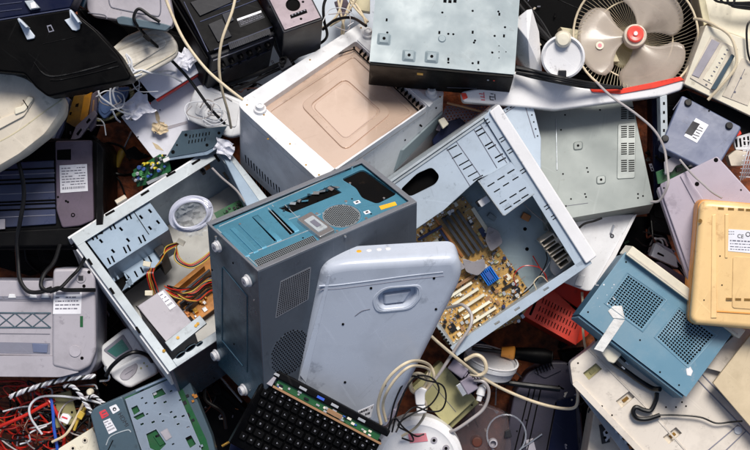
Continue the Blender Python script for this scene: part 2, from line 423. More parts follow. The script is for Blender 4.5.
# ------------------------------------------------------------------ setting: the rusty ground
def ground():
    m = bpy.data.materials.new('rusty_ground'); m.use_nodes = True; nt = m.node_tree; N = nt.nodes; L = nt.links; b = N['Principled BSDF']
    tc = N.new('ShaderNodeTexCoord')
    n = N.new('ShaderNodeTexNoise'); n.inputs['Scale'].default_value = 9; n.inputs['Detail'].default_value = 9; n.inputs['Roughness'].default_value = .7
    n2 = N.new('ShaderNodeTexNoise'); n2.inputs['Scale'].default_value = 60; n2.inputs['Detail'].default_value = 4
    for q in (n, n2): L.new(tc.outputs['Object'], q.inputs['Vector'])
    r = N.new('ShaderNodeValToRGB'); e = r.color_ramp.elements
    e[0].position = .32; e[0].color = (.02, .008, .005, 1); e[1].position = .68; e[1].color = (.5, .12, .025, 1)
    k = e.new(.5); k.color = (.22, .05, .012, 1)
    L.new(n.outputs[0], r.inputs[0]); mx = N.new('ShaderNodeMix'); mx.data_type = 'RGBA'; mx.blend_type = 'MULTIPLY'; mx.inputs['Factor'].default_value = .7
    r2 = N.new('ShaderNodeMapRange'); r2.inputs[1].default_value = .35; r2.inputs[2].default_value = .6; r2.inputs[3].default_value = .3; r2.inputs[4].default_value = 1.2
    L.new(n2.outputs[0], r2.inputs[0]); c = N.new('ShaderNodeCombineColor')
    for i in range(3): L.new(r2.outputs[0], c.inputs[i])
    L.new(r.outputs[0], mx.inputs['A']); L.new(c.outputs[0], mx.inputs['B']); L.new(mx.outputs['Result'], b.inputs['Base Color'])
    b.inputs['Roughness'].default_value = .75
    bp = N.new('ShaderNodeBump'); bp.inputs['Strength'].default_value = .5; bp.inputs['Distance'].default_value = .01; L.new(n2.outputs[0], bp.inputs['Height']); L.new(bp.outputs[0], b.inputs['Normal'])
    G = Fr(Matrix.Translation((0, 0, GZ))); B = MB(G); rn = random.Random(3)
    nx = 90; E = 900
    vs = [(-E+2*E*i/nx, -E+2*E*j/nx, rn.uniform(-1.2, 1.2)) for j in range(nx+1) for i in range(nx+1)]
    B.add(vs, [(j*(nx+1)+i, j*(nx+1)+i+1, (j+1)*(nx+1)+i+1, (j+1)*(nx+1)+i) for j in range(nx) for i in range(nx)])
    o = B.build('ground', m, None, ang=180); o['kind'] = 'structure'
ground()
def rustpatch(x, y, z, r): pass

# ------------------------------------------------------------------ 1 the dark computer tower, centre
def tower():
    F = fr((208, 224.5), (258, 271.5), (360.5, 159.5), (150, 205, 68))
    t = thing('computer_tower', 'dark grey computer tower standing on end in the middle, blue-green metal back panel facing up', 'computer tower', F)
    U, V, D = F.U, F.V, 172
    MB(F).box(1, 1, -D, U-1, V-1, -3.2).build('chassis', 'teal_dark', t, .6)
    B = MB(F)
    B.box(U-1, -1, -D, U+1.4, V+1.4, 1); B.box(-1.4, V-1, -D, U-1, V+1.4, 1); B.box(-1.4, 0, -D, 1, V-1, 1)
    B.build('side_cover', 'case_grey', t, 1.1)
    B = MB(F); w = 4.2
    B.prism([(-1.2, -1.2), (U+1.2, -1.2), (U+1.2, V+1.2), (-1.2, V+1.2)], .6, 2.2, [[(w, 1.2), (U-w, 1.2), (U-w, V-w), (w, V-w)]])
    B.build('rim', 'rim_grey', t, .5)
    # back panel with a real opening for the missing power supply
    op = rnd([p[:2] for p in F.q([(341, 178), (362, 168), (381, 178), (397, 193), (377, 203), (362, 197), (356, 187)])], 4)
    io = rnd([p[:2] for p in F.q([(278, 207), (331, 184), (342, 191.5), (291, 212)])], 1)
    s1 = [p[:2] for p in F.q([(251.7, 216), (257.7, 213.7), (280.2, 237.7), (274.5, 240.3)])]
    s2 = [p[:2] for p in F.q([(267.5, 209.5), (274.2, 208), (296.2, 230.7), (290, 233.8)])]
    rp = MB(F).prism(rect(3, 1, U-3, V-3), -3, -1.2, [op, io, s1, s2]).build('rear_panel', 'teal', t)
    MB(F).box(5, 118, -30, U-5, V-5, -3).build('power_supply_bay', 'slot_dark', t)
    q = sp(rp, F)
    MB(F).prism(inset(op, 1.04), -3.19, -3.05).build('bay_shade_plate', 'slot_dark', t)  # black plate close behind the opening, the bay's shade put into its colour
    for k, s in enumerate((s1, s2, io)): MB(F).prism(s, -3.19, -3.02).build('slot_opening', 'slot_dark', t)
    # slot covers between the openings
    for k in range(5):
        x, y = 223.5+8.6*k-(0 if k < 4 else -9), 231.5-4.3*k+(0 if k < 4 else -5)
        if k >= 3: x += 6; y -= 3
        MB(F).prism(slotpoly(F, x+12, y+12, 25, 25, 5.2, 0), -1.3, -.2, taper=.93).build('slot_cover', 'teal', t, .4)
    for pts in ([(217, 229), (262, 270)], [(219, 226.5), (345, 171)], [(263, 268), (404, 208)], [(249, 254), (312, 229)], [(272, 205), (287, 220), (300, 216)], [(285, 205), (302, 222), (347, 203)], [(268, 208), (292, 233)], [(318, 242), (398, 207)]):
        MB(F).tube([F.l(x, y, -1.1) for x, y in pts], .45, 6, False).build('folded_edge', 'galv', t)
    for x, y in ((303, 238), (311, 247), (325, 243), (355, 229), (364, 222), (371, 214), (318, 200), (327, 197), (226, 237), (236, 247), (246, 257), (334, 207), (352, 199)):
        p = F.l(x, y, -1.2); MB(F).cyl(p.x, p.y, .9, -1.3, -.9, 8).build('small_hole', 'slot_dark', t)
    # perforated strip
    qd = [(254, 260.5), (313, 235.5), (318, 241.5), (259.5, 268)]
    st = MB(F).prism(F.q(qd, -.6), -1.2, -.5).build('vent_strip', 'steel_mesh', t)
    MB(F).dots(grid(F, qd, 34, 5, -.5), .72, -.5, 6).build('perforation', 'slot_dark', sp(st, F))
    # fan grille
    c = F.l(341.5, 215.3, 0); B = MB(F)
    fg = B.cyl(c.x, c.y, 17.5, -1.2, -.6, 40).build('fan_grille', 'steel_mesh', t)
    pts = []
    for i in range(-9, 10):
        for j in range(-9, 10):
            x, y = i*2.05+(j % 2)*1.02, j*1.8
            if x*x+y*y < 16.2**2: pts.append((c.x+x, c.y+y))
    MB(F).dots(pts, .68, -.6, 6).build('perforation', 'slot_dark', sp(fg, F))
    MB(F).tube([(c.x+19*cos(a*pi/12), c.y+19*sin(a*pi/12), -1.0) for a in range(25)], .7, 6, False).build('grille_ring', 'teal', t)
    for a in (45, 135, 225, 315): MB(F).cyl(c.x+23*cos(R(a)), c.y+23*sin(R(a)), 1.5, -1.2, -.5, 10).build('screw', 'silver', t)
    # bent remains of the port shield
    rn = random.Random(2)
    for k in range(11):
        x = 283+k*5.3+rn.uniform(-1, 1); y = 208-k*2.35+rn.uniform(-2, 2.5)
        w = rn.uniform(2, 4.5); a = rn.uniform(-40, 60)
        p = F.l(x, y, -1); g = F.sub(p, (cos(R(a)), sin(R(a)), .2), (-sin(R(a)), cos(R(a)), rn.uniform(-.4, .4)))
        MB(g).box(-w, -w*.55, -.4, w, w*.4, .1).build('port_shield_tab', rn.choice(['teal', 'silver', 'teal_dark']), t)
    # silver latch block
    lb = [p[:2] for p in F.q([(296, 220.5), (311, 212.5), (336, 231.5), (320, 239.5)])]
    b = MB(F).prism(rnd(lb, 2), -1.5, 2.2, taper=.94).build('latch_block', 'silver', t, .5)
    MB(F).prism(inset(rnd(lb, 2), .6), 2.1, 2.8).build('latch_plate', 'galv', sp(b, F))
    MB(F).prism(inset(rnd(lb, 2), .3), 2.7, 3.1).build('latch_mark', 'ink_grey', sp(b, F))
    MB(F).prism([p[:2] for p in F.q([(379, 205.5), (395, 201), (397, 204.3), (381, 209)])], -1.3, -.7).build('sticker', 'btn_yellow', t)['label'] = 'yellow sticker'
    for (x, y) in ((357, 201.5), (367, 211.5)):
        s = MB(F).prism(slotpoly(F, x, y, 5.6, -1.8, 4.4), -1.3, -.7).build('sticker', 'label', t)
        MB(F).prism(slotpoly(F, x, y, 2.5, -.8, 2.), -.8, -.5).build('print', 'ink', sp(s, F))
    for x, y in ((216, 239), (262, 268), (352, 168), (404, 207), (240, 224), (300, 200), (330, 240), (345, 236), (350, 183), (384, 198)):
        p = F.l(x, y, 0); MB(F).cyl(p.x, p.y, 1.1, -1.3, .2 if x not in (216, 262, 352, 404) else 2.9, 8).build('screw', 'silver', t)
    # underside with four feet (the face looking left)
    B0 = F.sub((0, 1, 0), (1, 0, 0), (0, 0, 1))           # normal -y
    def P(x, y, c=0): return B0.l(x, y, c)
    up = MB(B0); up.box(-.8, -D, 0, U+.8, 1.2, 1.4); up.build('underside', 'teal_dark', t, .5)
    for x, y in ((217, 246.5), (247, 281), (215.5, 355.5), (243, 390)):
        p = P(x, y, 3); f = MB(B0); f.cyl(p.x, p.y, 6.2, 1.2, 3.2, 24, 5.8); f.cyl(p.x, p.y, 5., 3.1, 6.4, 24, 4.5); fo = f.build('foot', 'foot_white', t, .5)
        MB(B0).cyl(p.x, p.y, 1.6, 6.3, 6.8, 10).build('foot_screw', 'ink_grey', sp(fo, F))
    for ln in ([(222, 268), (222, 340), (243, 366)], [(223, 267), (247, 296), (247, 372)]):
        MB(B0).tube([P(x, y, 1.5) for x, y in ln], .8, 6, False).build('pressed_ridge', 'teal_dark', t)
    for x, y in ((233, 263), (212, 270), (254, 300), (250, 390), (214, 378), (234, 344)):
        p = P(x, y, 1.5); MB(B0).cyl(p.x, p.y, 1., 1.3, 1.8, 8).build('rivet', 'silver' if x > 240 else 'slot_dark', t)
    # side cover vents
    S0 = F.sub((U+1.4, 0, 0), (0, 1, 0), (0, 0, 1))
    qd = [(281, 282), (310, 268), (307.5, 299), (276, 317)]
    v = MB(S0).prism(rnd([p[:2] for p in S0.q(inset(qd, 1.06), 0)], 1.5), -.3, .3).build('side_vent', 'rim_grey', t)
    MB(S0).dots(grid(S0, qd, 15, 17, .2), .66, .3, 6).build('perforation', 'slot_dark', sp(v, F))
    pts = []
    c = S0.l(290, 352, 0)
    for i in range(-7, 8):
        for j in range(-9, 10):
            x, y = i*3.+(j % 2)*1.5, j*2.7
            if (x/21)**2+(y/25)**2 < 1: pts.append((c.x+x, c.y+y))
    v = MB(S0).cyl(c.x, c.y, 24, -.3, .15, 30).build('side_vent', 'case_grey', t)
    MB(S0).dots(pts, .85, .15, 6).build('perforation', 'slot_dark', sp(v, F))
tower()

# ------------------------------------------------------------------ 2 pale plastic device leaning on the tower
def device():
    F = fr((295, 388), (386, 412), (325, 262), (100, 74, 172))
    t = thing('electronics_housing', 'smooth pale blue-white plastic housing with oval handle recess leaning on the dark tower', 'plastic housing', F)
    o = rnd([p[:2] for p in F.q([(321, 259), (345, 254), (430, 249), (455, 248), (461, 262), (458, 276), (386, 420), (374, 419), (298, 391), (293, 383)], -15)], [17, 30, 30, 16, 14, 12, 10, 10, 9, 9], 6)
    hole = rnd([p[:2] for p in F.q([(376, 298), (386, 289), (417, 286.5), (418, 296), (409, 307), (380, 310)])], 6, 5)
    pillow(F, o, -27, 0, 8.5, hole, 8, 7).build('moulded_shell', 'dev_white', t, ang=60)
    r = MB(F); r.prism(inset(hole, 1.22), -1, .9, [inset(hole, 1.06)]); r.build('handle_rim', 'dev_white', t, .7, 3)
    MB(F).prism([p[:2] for p in F.q([(383, 297.5), (413, 293), (405, 305), (384, 307.5)])], -7, -3.4, taper=.85).build('handle_grip', 'dev_white', t, 1.2, 3)
    MB(F).tube([F.l(x, y, -.05) for x, y in ((317, 290), (325, 289.5), (340, 288.5), (372, 284.5), (410, 279.5), (444, 276))], .35, 6).build('seam', 'grey_dark', t)
    MB(F).tube([F.l(x, y, -.3) for x, y in ((319, 286), (328, 285.5), (340, 284.5), (372, 280.5), (410, 275.5), (443, 272))], .9, 8).build('moulded_edge', 'dev_white', t)
    for x, y, m in ((359, 251.5, 'btn_yellow'), (369, 250.5, 'white_clean'), (379, 249.6, 'white_clean'), (388, 248.8, 'white_clean')):
        e = F.l(330, 257, -15); e2 = F.l(448, 249, -15); T0 = F.sub(e-Vector((0, .4, 0)), e-e2, (0, 0, 1)); p = T0.l(x, y+1, 1)
        MB(T0).lathe(p.x, p.y, [(3.4, -5), (3.3, 1), (2.4, 2.4), (.01, 3)], 16).build('button', m, t)
    for x, y in ((371, 288), (434, 278), (343, 324), (436, 309), (345, 382), (385, 385)):
        p = F.l(x, y, 0); MB(F).cyl(p.x, p.y, 1.25, -.2, .5, 10).build('screw', 'slot_dark', t)
    MB(F).tube([F.l(355, 316, .1), F.l(362, 311, .2), F.l(370, 309, .1)], .35, 5).build('scratch', 'ink_grey', t)
    lab(t, F, [(358, 411), (374, 404), (371, 417), (361, 419)], 0, 2, False)
    MB(F).prism([p[:2] for p in F.q([(300, 375), (328, 275), (331, 276), (306, 383)])], -.2, .35).build('side_ridge', 'dev_white', t, .3)
device()

# ------------------------------------------------------------------ 3 white appliance with bronze base plate
def oven():
    F = frs((235, 103), (318, 180), (362, 22), 5, .756, 1)
    t = thing('upturned_appliance', 'white appliance casing lying upside down, bronze metal base plate facing up, round white feet', 'appliance', F)
    U, V = F.U, F.V
    out = rnd([(0, 0), (U, 0), (U, V), (0, V)], [12, 6, 6, 6], 7)
    op = rnd([p[:2] for p in F.q([(262, 105), (356, 41), (427, 107), (336, 170)])], 3)
    fr_ = MB(F).prism(out, -9, 0, [op]).build('base_frame', 'white', t, 1.6, 3)
    # tapering housing under the frame
    B = MB(F); n = len(out)
    B.add([(p[0], p[1], -9) for p in out]+[(U/2+(p[0]-U/2)*1.03, V/2+(p[1]-V/2)*1.03, -95) for p in out], [(i, (i+1) % n, (i+1) % n+n, i+n)[::-1] for i in range(n)]+[tuple(range(n)), tuple(range(2*n-1, n-1, -1))])
    B.build('housing', 'white', t, 2, 3)
    bp = MB(F).prism(op, -8.9, -7).build('base_plate', 'bronze', t)
    e = [p[:2] for p in F.q([(300, 104), (345, 70), (392, 112), (345, 150)], -5)]
    MB(F).prism(rnd(e, 9, 6), -7, -5.6, [rnd(inset(e, .8), 8, 6)]).build('embossed_panel', 'bronze', t, .9, 3)
    MB(F).prism(rnd(inset(e, .74), 7, 6), -7, -6.2, taper=.97).build('embossed_panel', 'bronze', t, .5, 3)
    e = [p[:2] for p in F.q([(266, 112), (354, 54), (414, 112), (334, 172)], -6)]
    MB(F).prism(rnd(e, 4), -7.1, -6.1, [inset(rnd(e, 4), .955)]).build('embossed_border', 'bronze', t, .3)
    MB(F).tube([F.l(268, 96, -3), F.l(310, 66, -2), F.l(352, 50, -3), F.l(358, 53, -5), F.l(420, 112, -5)], .6, 6).build('wire_edge', 'slot_dark', t)
    # comb of ventilation fins on the upper right inner wall
    for k in range(17):
        x, y = 362+k*3.75, 50+k*3.5
        MB(F).prism(slotpoly(F, x, y, 4.5, -4.2, 1.3, -4), -7, -3).build('vent_fin', 'slot_dark', t)
    MB(F).prism([p[:2] for p in F.q([(357, 41), (361, 38), (433, 104), (429, 108)])], -.1, 1.8).build('raised_edge', 'white', t, .5)
    for x, y in ((260, 108), (368, 33), (431.5, 92)):
        p = F.l(x, y, 4); f = MB(F); f.lathe(p.x, p.y, [(6.4, -.5), (6.2, 3.5), (4.6, 4.5), (3.9, 8.5), (2.2, 8.7), (1.9, 7.4), (.01, 7.4)], 24); f.build('foot', 'white_clean', t)
    for x, y in ((361, 28), (373, 40), (399, 63), (247, 105), (290, 144), (319, 175), (440, 97), (310, 60), (264, 115), (268, 139), (306, 165)):
        p = F.l(x, y, 0); MB(F).cyl(p.x, p.y, 1., -.2, .25, 8).build('screw_hole', 'brass', t)
    # louvres on the wall that faces lower left
    L0 = F.sub((0, -.5, 0), (1, 0, 0), (0, 0, 1))
    for k in range(13):
        x, y = 246+k*2.8, 160+k*2.75
        if k > 10: y -= 1
        MB(L0).prism(slotpoly(L0, x, y, 1.2, 9.5, 1.4, 1.4), .3, 1.6).build('louvre_slot', 'slot_dark', t)
    for k in range(9):
        x, y = 249+k*2.9, 176+k*2.8
        MB(L0).prism(slotpoly(L0, x, y, 1.2, 8, 1.4, 1.4), .3, 1.6).build('louvre_slot', 'slot_dark', t)
    R0 = F.sub((U+.5, 0, 0), (0, 1, 0), (0, 0, 1))
    MB(R0).prism([p[:2] for p in R0.q([(392, 172), (440, 122), (443, 110), (400, 150)])], .2, 2.4, taper=.9).build('side_panel', 'galv_grey', t, .6)
    for x, y in ((436, 108), (420, 125), (405, 140)):
        p = R0.l(x, y, 0); MB(R0).cyl(p.x, p.y, 1, 0, .6 if x != 420 else 2.6, 8).build('screw', 'slot_dark', t)
oven()

# ------------------------------------------------------------------ 4 open computer case, left
def case_left():
    F = frs((72, 238), (170, 371), (222, 144), -15, 1.01, 1)
    t = thing('open_computer_case', 'open grey steel computer case at left with loose wiring, drive cages and power supply', 'computer case', F)
    U, V, D = F.U, F.V, 80
    w = 3
    MB(F).box(w, w, -D, U-w, V-w, -D+2).build('floor_panel', 'floor_grey', t)
    B = MB(F); B.box(0, 0, -D, w, V, 0); B.box(0, V-w, -D, U, V, 0); B.build('front_wall', 'galv_blue', t, .6)
    MB(F).box(w, 0, -D, U, w, 0).build('bottom_wall', 'grey_dark', t, .6)
    rw = MB(F); rw.box(U-w, w, -D, U, V-w, -1); rw = rw.build('rear_wall', 'teal_dark', t, .6)
    # flanges
    B = MB(F); B.box(-1, -1, 0, 12, V*.97, 1.6); B.box(12, V-11, 0, U, V+1, 1.6); B.box(12, -1, 0, U+1, 8, 1.6); B.box(U-8, 8, 0, U+1, V-11, 1.6)
    fl = B.build('flange', 'galv', t, .5)
    MB(F).box(-3.5, -3.5, -D, -.2, V*.9, 1).build('white_edge', 'white', t, 1)
    MB(F).box(12, -3.5, -30, U, -.2, -3).build('white_edge', 'white', t, .8)
    for x, y, dx, dy in ((110, 213, 9, -5), (145, 193, 8, -5), (171, 174, 9, -5), (196, 162, 8, -5), (217, 158, 5, 7), (226, 176, 5, 7), (90, 262, 4, 6), (112, 291, 4, 6), (138, 330, 4, 6)):
        MB(F).prism(slotpoly(F, x, y, dx, dy, 2.6, 1.6), 1.4, 2.).build('catch_slot', 'slot_dark', t)
    MB(F).prism(slotpoly(F, 121, 200, 10, -6, 5, 3), 1.5, 5).build('clip', 'cream', t, .5)
    # drive cages
    cz = -3
    poly = [p[:2] for p in F.q([(84, 237.5), (147, 200), (168, 229), (107, 268)], cz)]
    hs = []
    for (x, y) in ((92, 236), (110, 226), (126, 216)):
        for d in (0, 4): hs.append(slotpoly(F, x+d, y+1-d*.3, 3.2, 6.5, 1.7, cz))
    for (x, y) in ((109, 261), (125, 250), (140, 240)):
        for d in (0, 4): hs.append(slotpoly(F, x+d, y-d*.5, 3.2, 6.5, 1.7, cz))
    for (x, y) in ((101, 241), (113, 251), (121, 229), (128, 240), (141, 217), (150, 211), (134, 205), (158, 222), (150, 228)): hs.append(slotpoly(F, x, y, 3, 3.4, 2.2, cz))
    c1 = MB(F).prism(poly, cz-1.4, cz, hs).build('drive_cage', 'galv_blue', t)
    q = sp(c1, F)
    P = F.q([(84, 237.5), (147, 200), (168, 229), (107, 268)], cz)
    for a, b in ((2, 3), (1, 2)):
        A, Bq = P[a], P[b]; d = (Bq-A).normalized(); n = Vector((-d.y, d.x, 0))
        MB(F).add([A, Bq, Bq-Vector((0, 0, 50)), A-Vector((0, 0, 50)), A+n, Bq+n, Bq+n-Vector((0, 0, 50)), A+n-Vector((0, 0, 50))], [(0, 1, 2, 3), (7, 6, 5, 4), (0, 4, 5, 1), (3, 2, 6, 7), (1, 5, 6, 2), (0, 3, 7, 4)]).build('cage_side', 'galv_blue', q)
    MB(F).prism([(p[0], p[1]) for p in F.q([(86, 238), (147, 202), (165, 229), (107, 265)], cz-9)], cz-10, cz-9).build('cage_shade_sheet', 'slot_dark', q)  # black sheet under the slotted plate paints the shade inside the cage
    MB(F).prism(slotpoly(F, 140, 221, 18, 27, .7, cz), cz, cz+.5).build('fold_line', 'slot_dark', q)
    cz = -26
    poly = [p[:2] for p in F.q([(106, 270), (150, 244), (162, 262), (122, 291)], cz)]
    hs = [slotpoly(F, x, y, 3.2, 6, 1.7, cz) for x, y in ((113, 278), (117, 276), (126, 276), (131, 281), (136, 274), (142, 270), (128, 284), (145, 262), (150, 259))]
    c2 = MB(F).prism(poly, cz-1.4, cz, hs).build('drive_cage', 'galv_blue', t)
    MB(F).prism(inset(poly, .95), cz-9, cz-8).build('cage_shade_sheet', 'slot_dark', sp(c2, F))  # second black sheet, shade below the lower cage's slots as colour
    MB(F).prism([p[:2] for p in F.q([(150, 247), (158, 241), (168, 254), (161, 262)], -30)], -60, -20).build('bracket', 'chip', t, .6)
    # power supply
    pz = -2
    pq = [(137, 306), (164, 288), (192, 322), (165, 342)]
    pp = [p[:2] for p in F.q(pq, pz)]
    ps = MB(F).prism(pp, -D+2, pz).build('power_supply', 'grey_pr', t, 1.2)
    lab(sp(ps, F), F, [(158, 294), (163, 291), (176, 306), (170, 310)], pz, 4, True)
    MB(F).prism(slotpoly(F, 151, 324, 30, 36, 1, pz), pz, pz+.4).build('seam', 'slot_dark', sp(ps, F))
    MB(F).prism([p[:2] for p in F.q([(165, 343), (200, 316), (207, 324), (172, 352)], 0)], -.5, 2.2).build('rear_flange', 'galv', t, .5)
    for x, y in ((164, 351), (198, 324), (196, 326), (178, 338)):
        p = F.l(x, y, 2); MB(F).cyl(p.x, p.y, 1.6, 1, 3.2, 10).build('screw', 'brass', t)
    # rear wall ports (outer face, looking down)
    W0 = F.sub((U+.3, 0, 0), (0, 1, 0), (0, 0, 1))
    for x, y, w_, h_ in ((180, 354, 6, 5), (190, 347, 7, 5), (199, 343, 4, 4)):
        p = W0.l(x, y, 0); B = MB(W0)
        B.cyl(p.x, p.y, w_*.8, 0, .8, 20); k = B.build('port', 'slot_dark', t)
        MB(W0).tube([(p.x+w_*.8*cos(a*pi/8), p.y+w_*.6*sin(a*pi/8), 1) for a in range(17)], .7, 6, False).build('port_ring', 'slate', sp(k, F))
    for k in range(5):
        MB(W0).box(56, -20-k*7, 0, 130, -16-k*7, 1).build('slot_cover', 'slate', t, .4)
    # shaded slots on the inner side wall
    I0 = F.sub((0, V-w-.2, 0), (1, 0, 0), (0, 0, 1))
    for k in range(13):
        x, y = 148+k*3.6, 203-k*2.25
        MB(I0).prism(slotpoly(I0, x, y, 1.2, 8, 1.3, .5), -.2, .8).build('wall_slot', 'slot_dark', t)
    for x, y in ((165, 186), (172, 180), (181, 176), (188, 168), (160, 193)):
        p = I0.l(x, y, .5); MB(I0).cyl(p.x, p.y, 1, 0, .9, 8).build('rivet', 'silver', t)
    # second bent panel at the top right
    MB(F).prism([p[:2] for p in F.q([(219, 150), (229, 158), (262, 205), (249, 212)], 1)], -22, 4).build('side_rail', 'galv_blue', t, 1)
    # boards
    c = -D+14
    pb = MB(F).prism([p[:2] for p in F.q([(168, 291), (215, 252), (226, 300), (196, 322)], c)], c-2, c).build('circuit_board', 'pcb_orange', t)
    q = sp(pb, F); rn = random.Random(5)
    for k in range(4):
        MB(F).prism(slotpoly(F, 186+k*6, 281+k*4.3, 36, -30, 2.4, c+8), c, c+10).build('card_slot', 'slot_grey' if k else 'pcb_orange', q, .3)
    for k in range(26):
        x, y = rn.uniform(178, 206), rn.uniform(296, 318); p = F.l(x, y, c); a = rn.uniform(1, 3)
        MB(F).box(p.x-a, p.y-a*.7, c, p.x+a, p.y+a, c+rn.uniform(1, 5)).build('component', rn.choice(['chip', 'pcb_orange', 'copper', 'tin', 'brass']), q, .3)
    c = -30
    gb = MB(F).prism([p[:2] for p in F.q([(214, 213), (239, 200), (247, 206), (217, 219)], c)], c-2, c).build('circuit_board', 'pcb_green', t)
    for k in range(12):
        x = rn.uniform(219, 241); y = 215-(x-219)*.45+rn.uniform(-2.5, 1.5); p = F.l(x, y, c)
        MB(F).box(p.x-1.3, p.y-1, c, p.x+1, p.y+1, c+1.6).build('component', rn.choice(['tin', 'chip', 'pcb_green']), sp(gb, F))
    b = F.l(206, 165, -16); MB(F).box(b.x-4, b.y-3, -20, b.x+4, b.y+3, -12).build('switch', 'copper', t, .5)
    b = F.l(204, 168, -14); MB(F).box(b.x-2, b.y-5, -18, b.x+5, b.y-1, -12).build('switch', 'chip', t, .5)
    return t, F
CL, FL = case_left()
# loose wires inside the left case
def wires(name, spec):
    for i, (lb, mt, pts, r, g) in enumerate(spec): cable(name, lb, mt, pts, r, g)
rn = random.Random(11)
wl = {'cable_yellow': 'yellow power lead looping through the open left case', 'cable_red': 'red power lead looping through the open left case', 'cable_black': 'black power lead looping through the open left case', 'cable_orange': 'orange power lead looping through the open left case'}
for k, mt in enumerate(['cable_yellow', 'cable_red', 'cable_black', 'cable_yellow']):
    d = k*1.7
    cable('power_lead', wl[mt], mt, [(152+d*.4, 292, -40), (150+d*.5, 274, -30), (160+d*.5, 262-d, -22), (166, 252-d, -22), (176, 246-d*.6, -22), (180, 243, -20)], .6, 'power leads in the left case', n=6)
    cable('power_lead', wl[mt], mt, [(176+d*.2, 245, -22), (180-d, 258+d*.4, -22), (190, 264+d*.8, -24), (202, 258+d*1.1, -24), (214, 248+d, -30)], .6, 'power leads in the left case', n=6)
for k in range(14):
    mt = rn.choice(['cable_yellow', 'cable_red', 'cable_black', 'cable_orange', 'cable_red', 'cable_black'])
    x, y = 164+rn.uniform(0, 8), 285+rn.uniform(0, 6); a = rn.uniform(-6, 8)
    cable('power_lead', wl[mt], mt, [(x, y, -30), (x+12, y+6+a*.6, -24+rn.uniform(-6, 6)), (x+26, y+6+a, -26), (x+38, y-3+a, -34), (x+50, y-6+a, -44)], .6, 'power leads in the left case', n=6)
for k in range(5):
    mt = ['cable_red', 'cable_yellow', 'cable_orange', 'cable_black', 'cable_red'][k]
    cable('power_lead', wl[mt], mt, [(150+k, 268, -22), (147+k*1.5, 275, -18), (150+k*1.8, 288, -26), (153+k*1.8, 297, -32)], .6, 'power leads in the left case', n=6)
def connector(x, y, z, a, lb):
    f = flat(x, y, z, a); tag(MB(f).box(-4, -2.6, -2, 4, 2.6, 2).build('connector', 'cream_clean', None, .5), lb, 'connector')
connector(181, 242, -16, -30, 'cream plug end of the power leads beside the coiled clear tube')
connector(147, 264, -14, -10, 'cream plug by the drive cage in the left case')
connector(149, 293, -20, 0, 'cream plug beside the power supply of the left case')
# coil in a clear bag
F = flat(191, 214, 4, 20, 6, -6)
t = thing('tube_coil', 'coiled clear plastic tubing in a crinkled clear bag inside the left case', 'tubing', F)
for k in range(5):
    MB(F).tube([((22-k*1.1+.6*sin(a*.9+k))*cos(a*pi/14), (17-k*1.)*sin(a*pi/14), k*.9+1.2*sin(a*.6+k)) for a in range(29)], 1.25, 8).build('tube_loop', 'tube_clear', t)
B = MB(F); n = 14; vs = []
for j in range(n+1):
    for i in range(n+1):
        x, y = -22+44*i/n, -24+38*j/n
        vs.append((x+rn.uniform(-1, 1), y+rn.uniform(-1, 1), 4+rn.uniform(-2.2, 2.2)-((x/22)**2+(y/22)**2)*4))
B.add(vs, [(j*(n+1)+i, j*(n+1)+i+1, (j+1)*(n+1)+i+1, (j+1)*(n+1)+i) for j in range(n) for i in range(n) if (i-7)**2+(j-7)**2 < 50])
B.build('plastic_bag', 'clear', t, ang=20)
cable('wire', 'grey wire running along the inner wall of the left case', 'cable_grey', [(212, 168, -10), (222, 178, -14), (236, 190, -20), (246, 204, -24), (252, 214, -30)], 1.1)

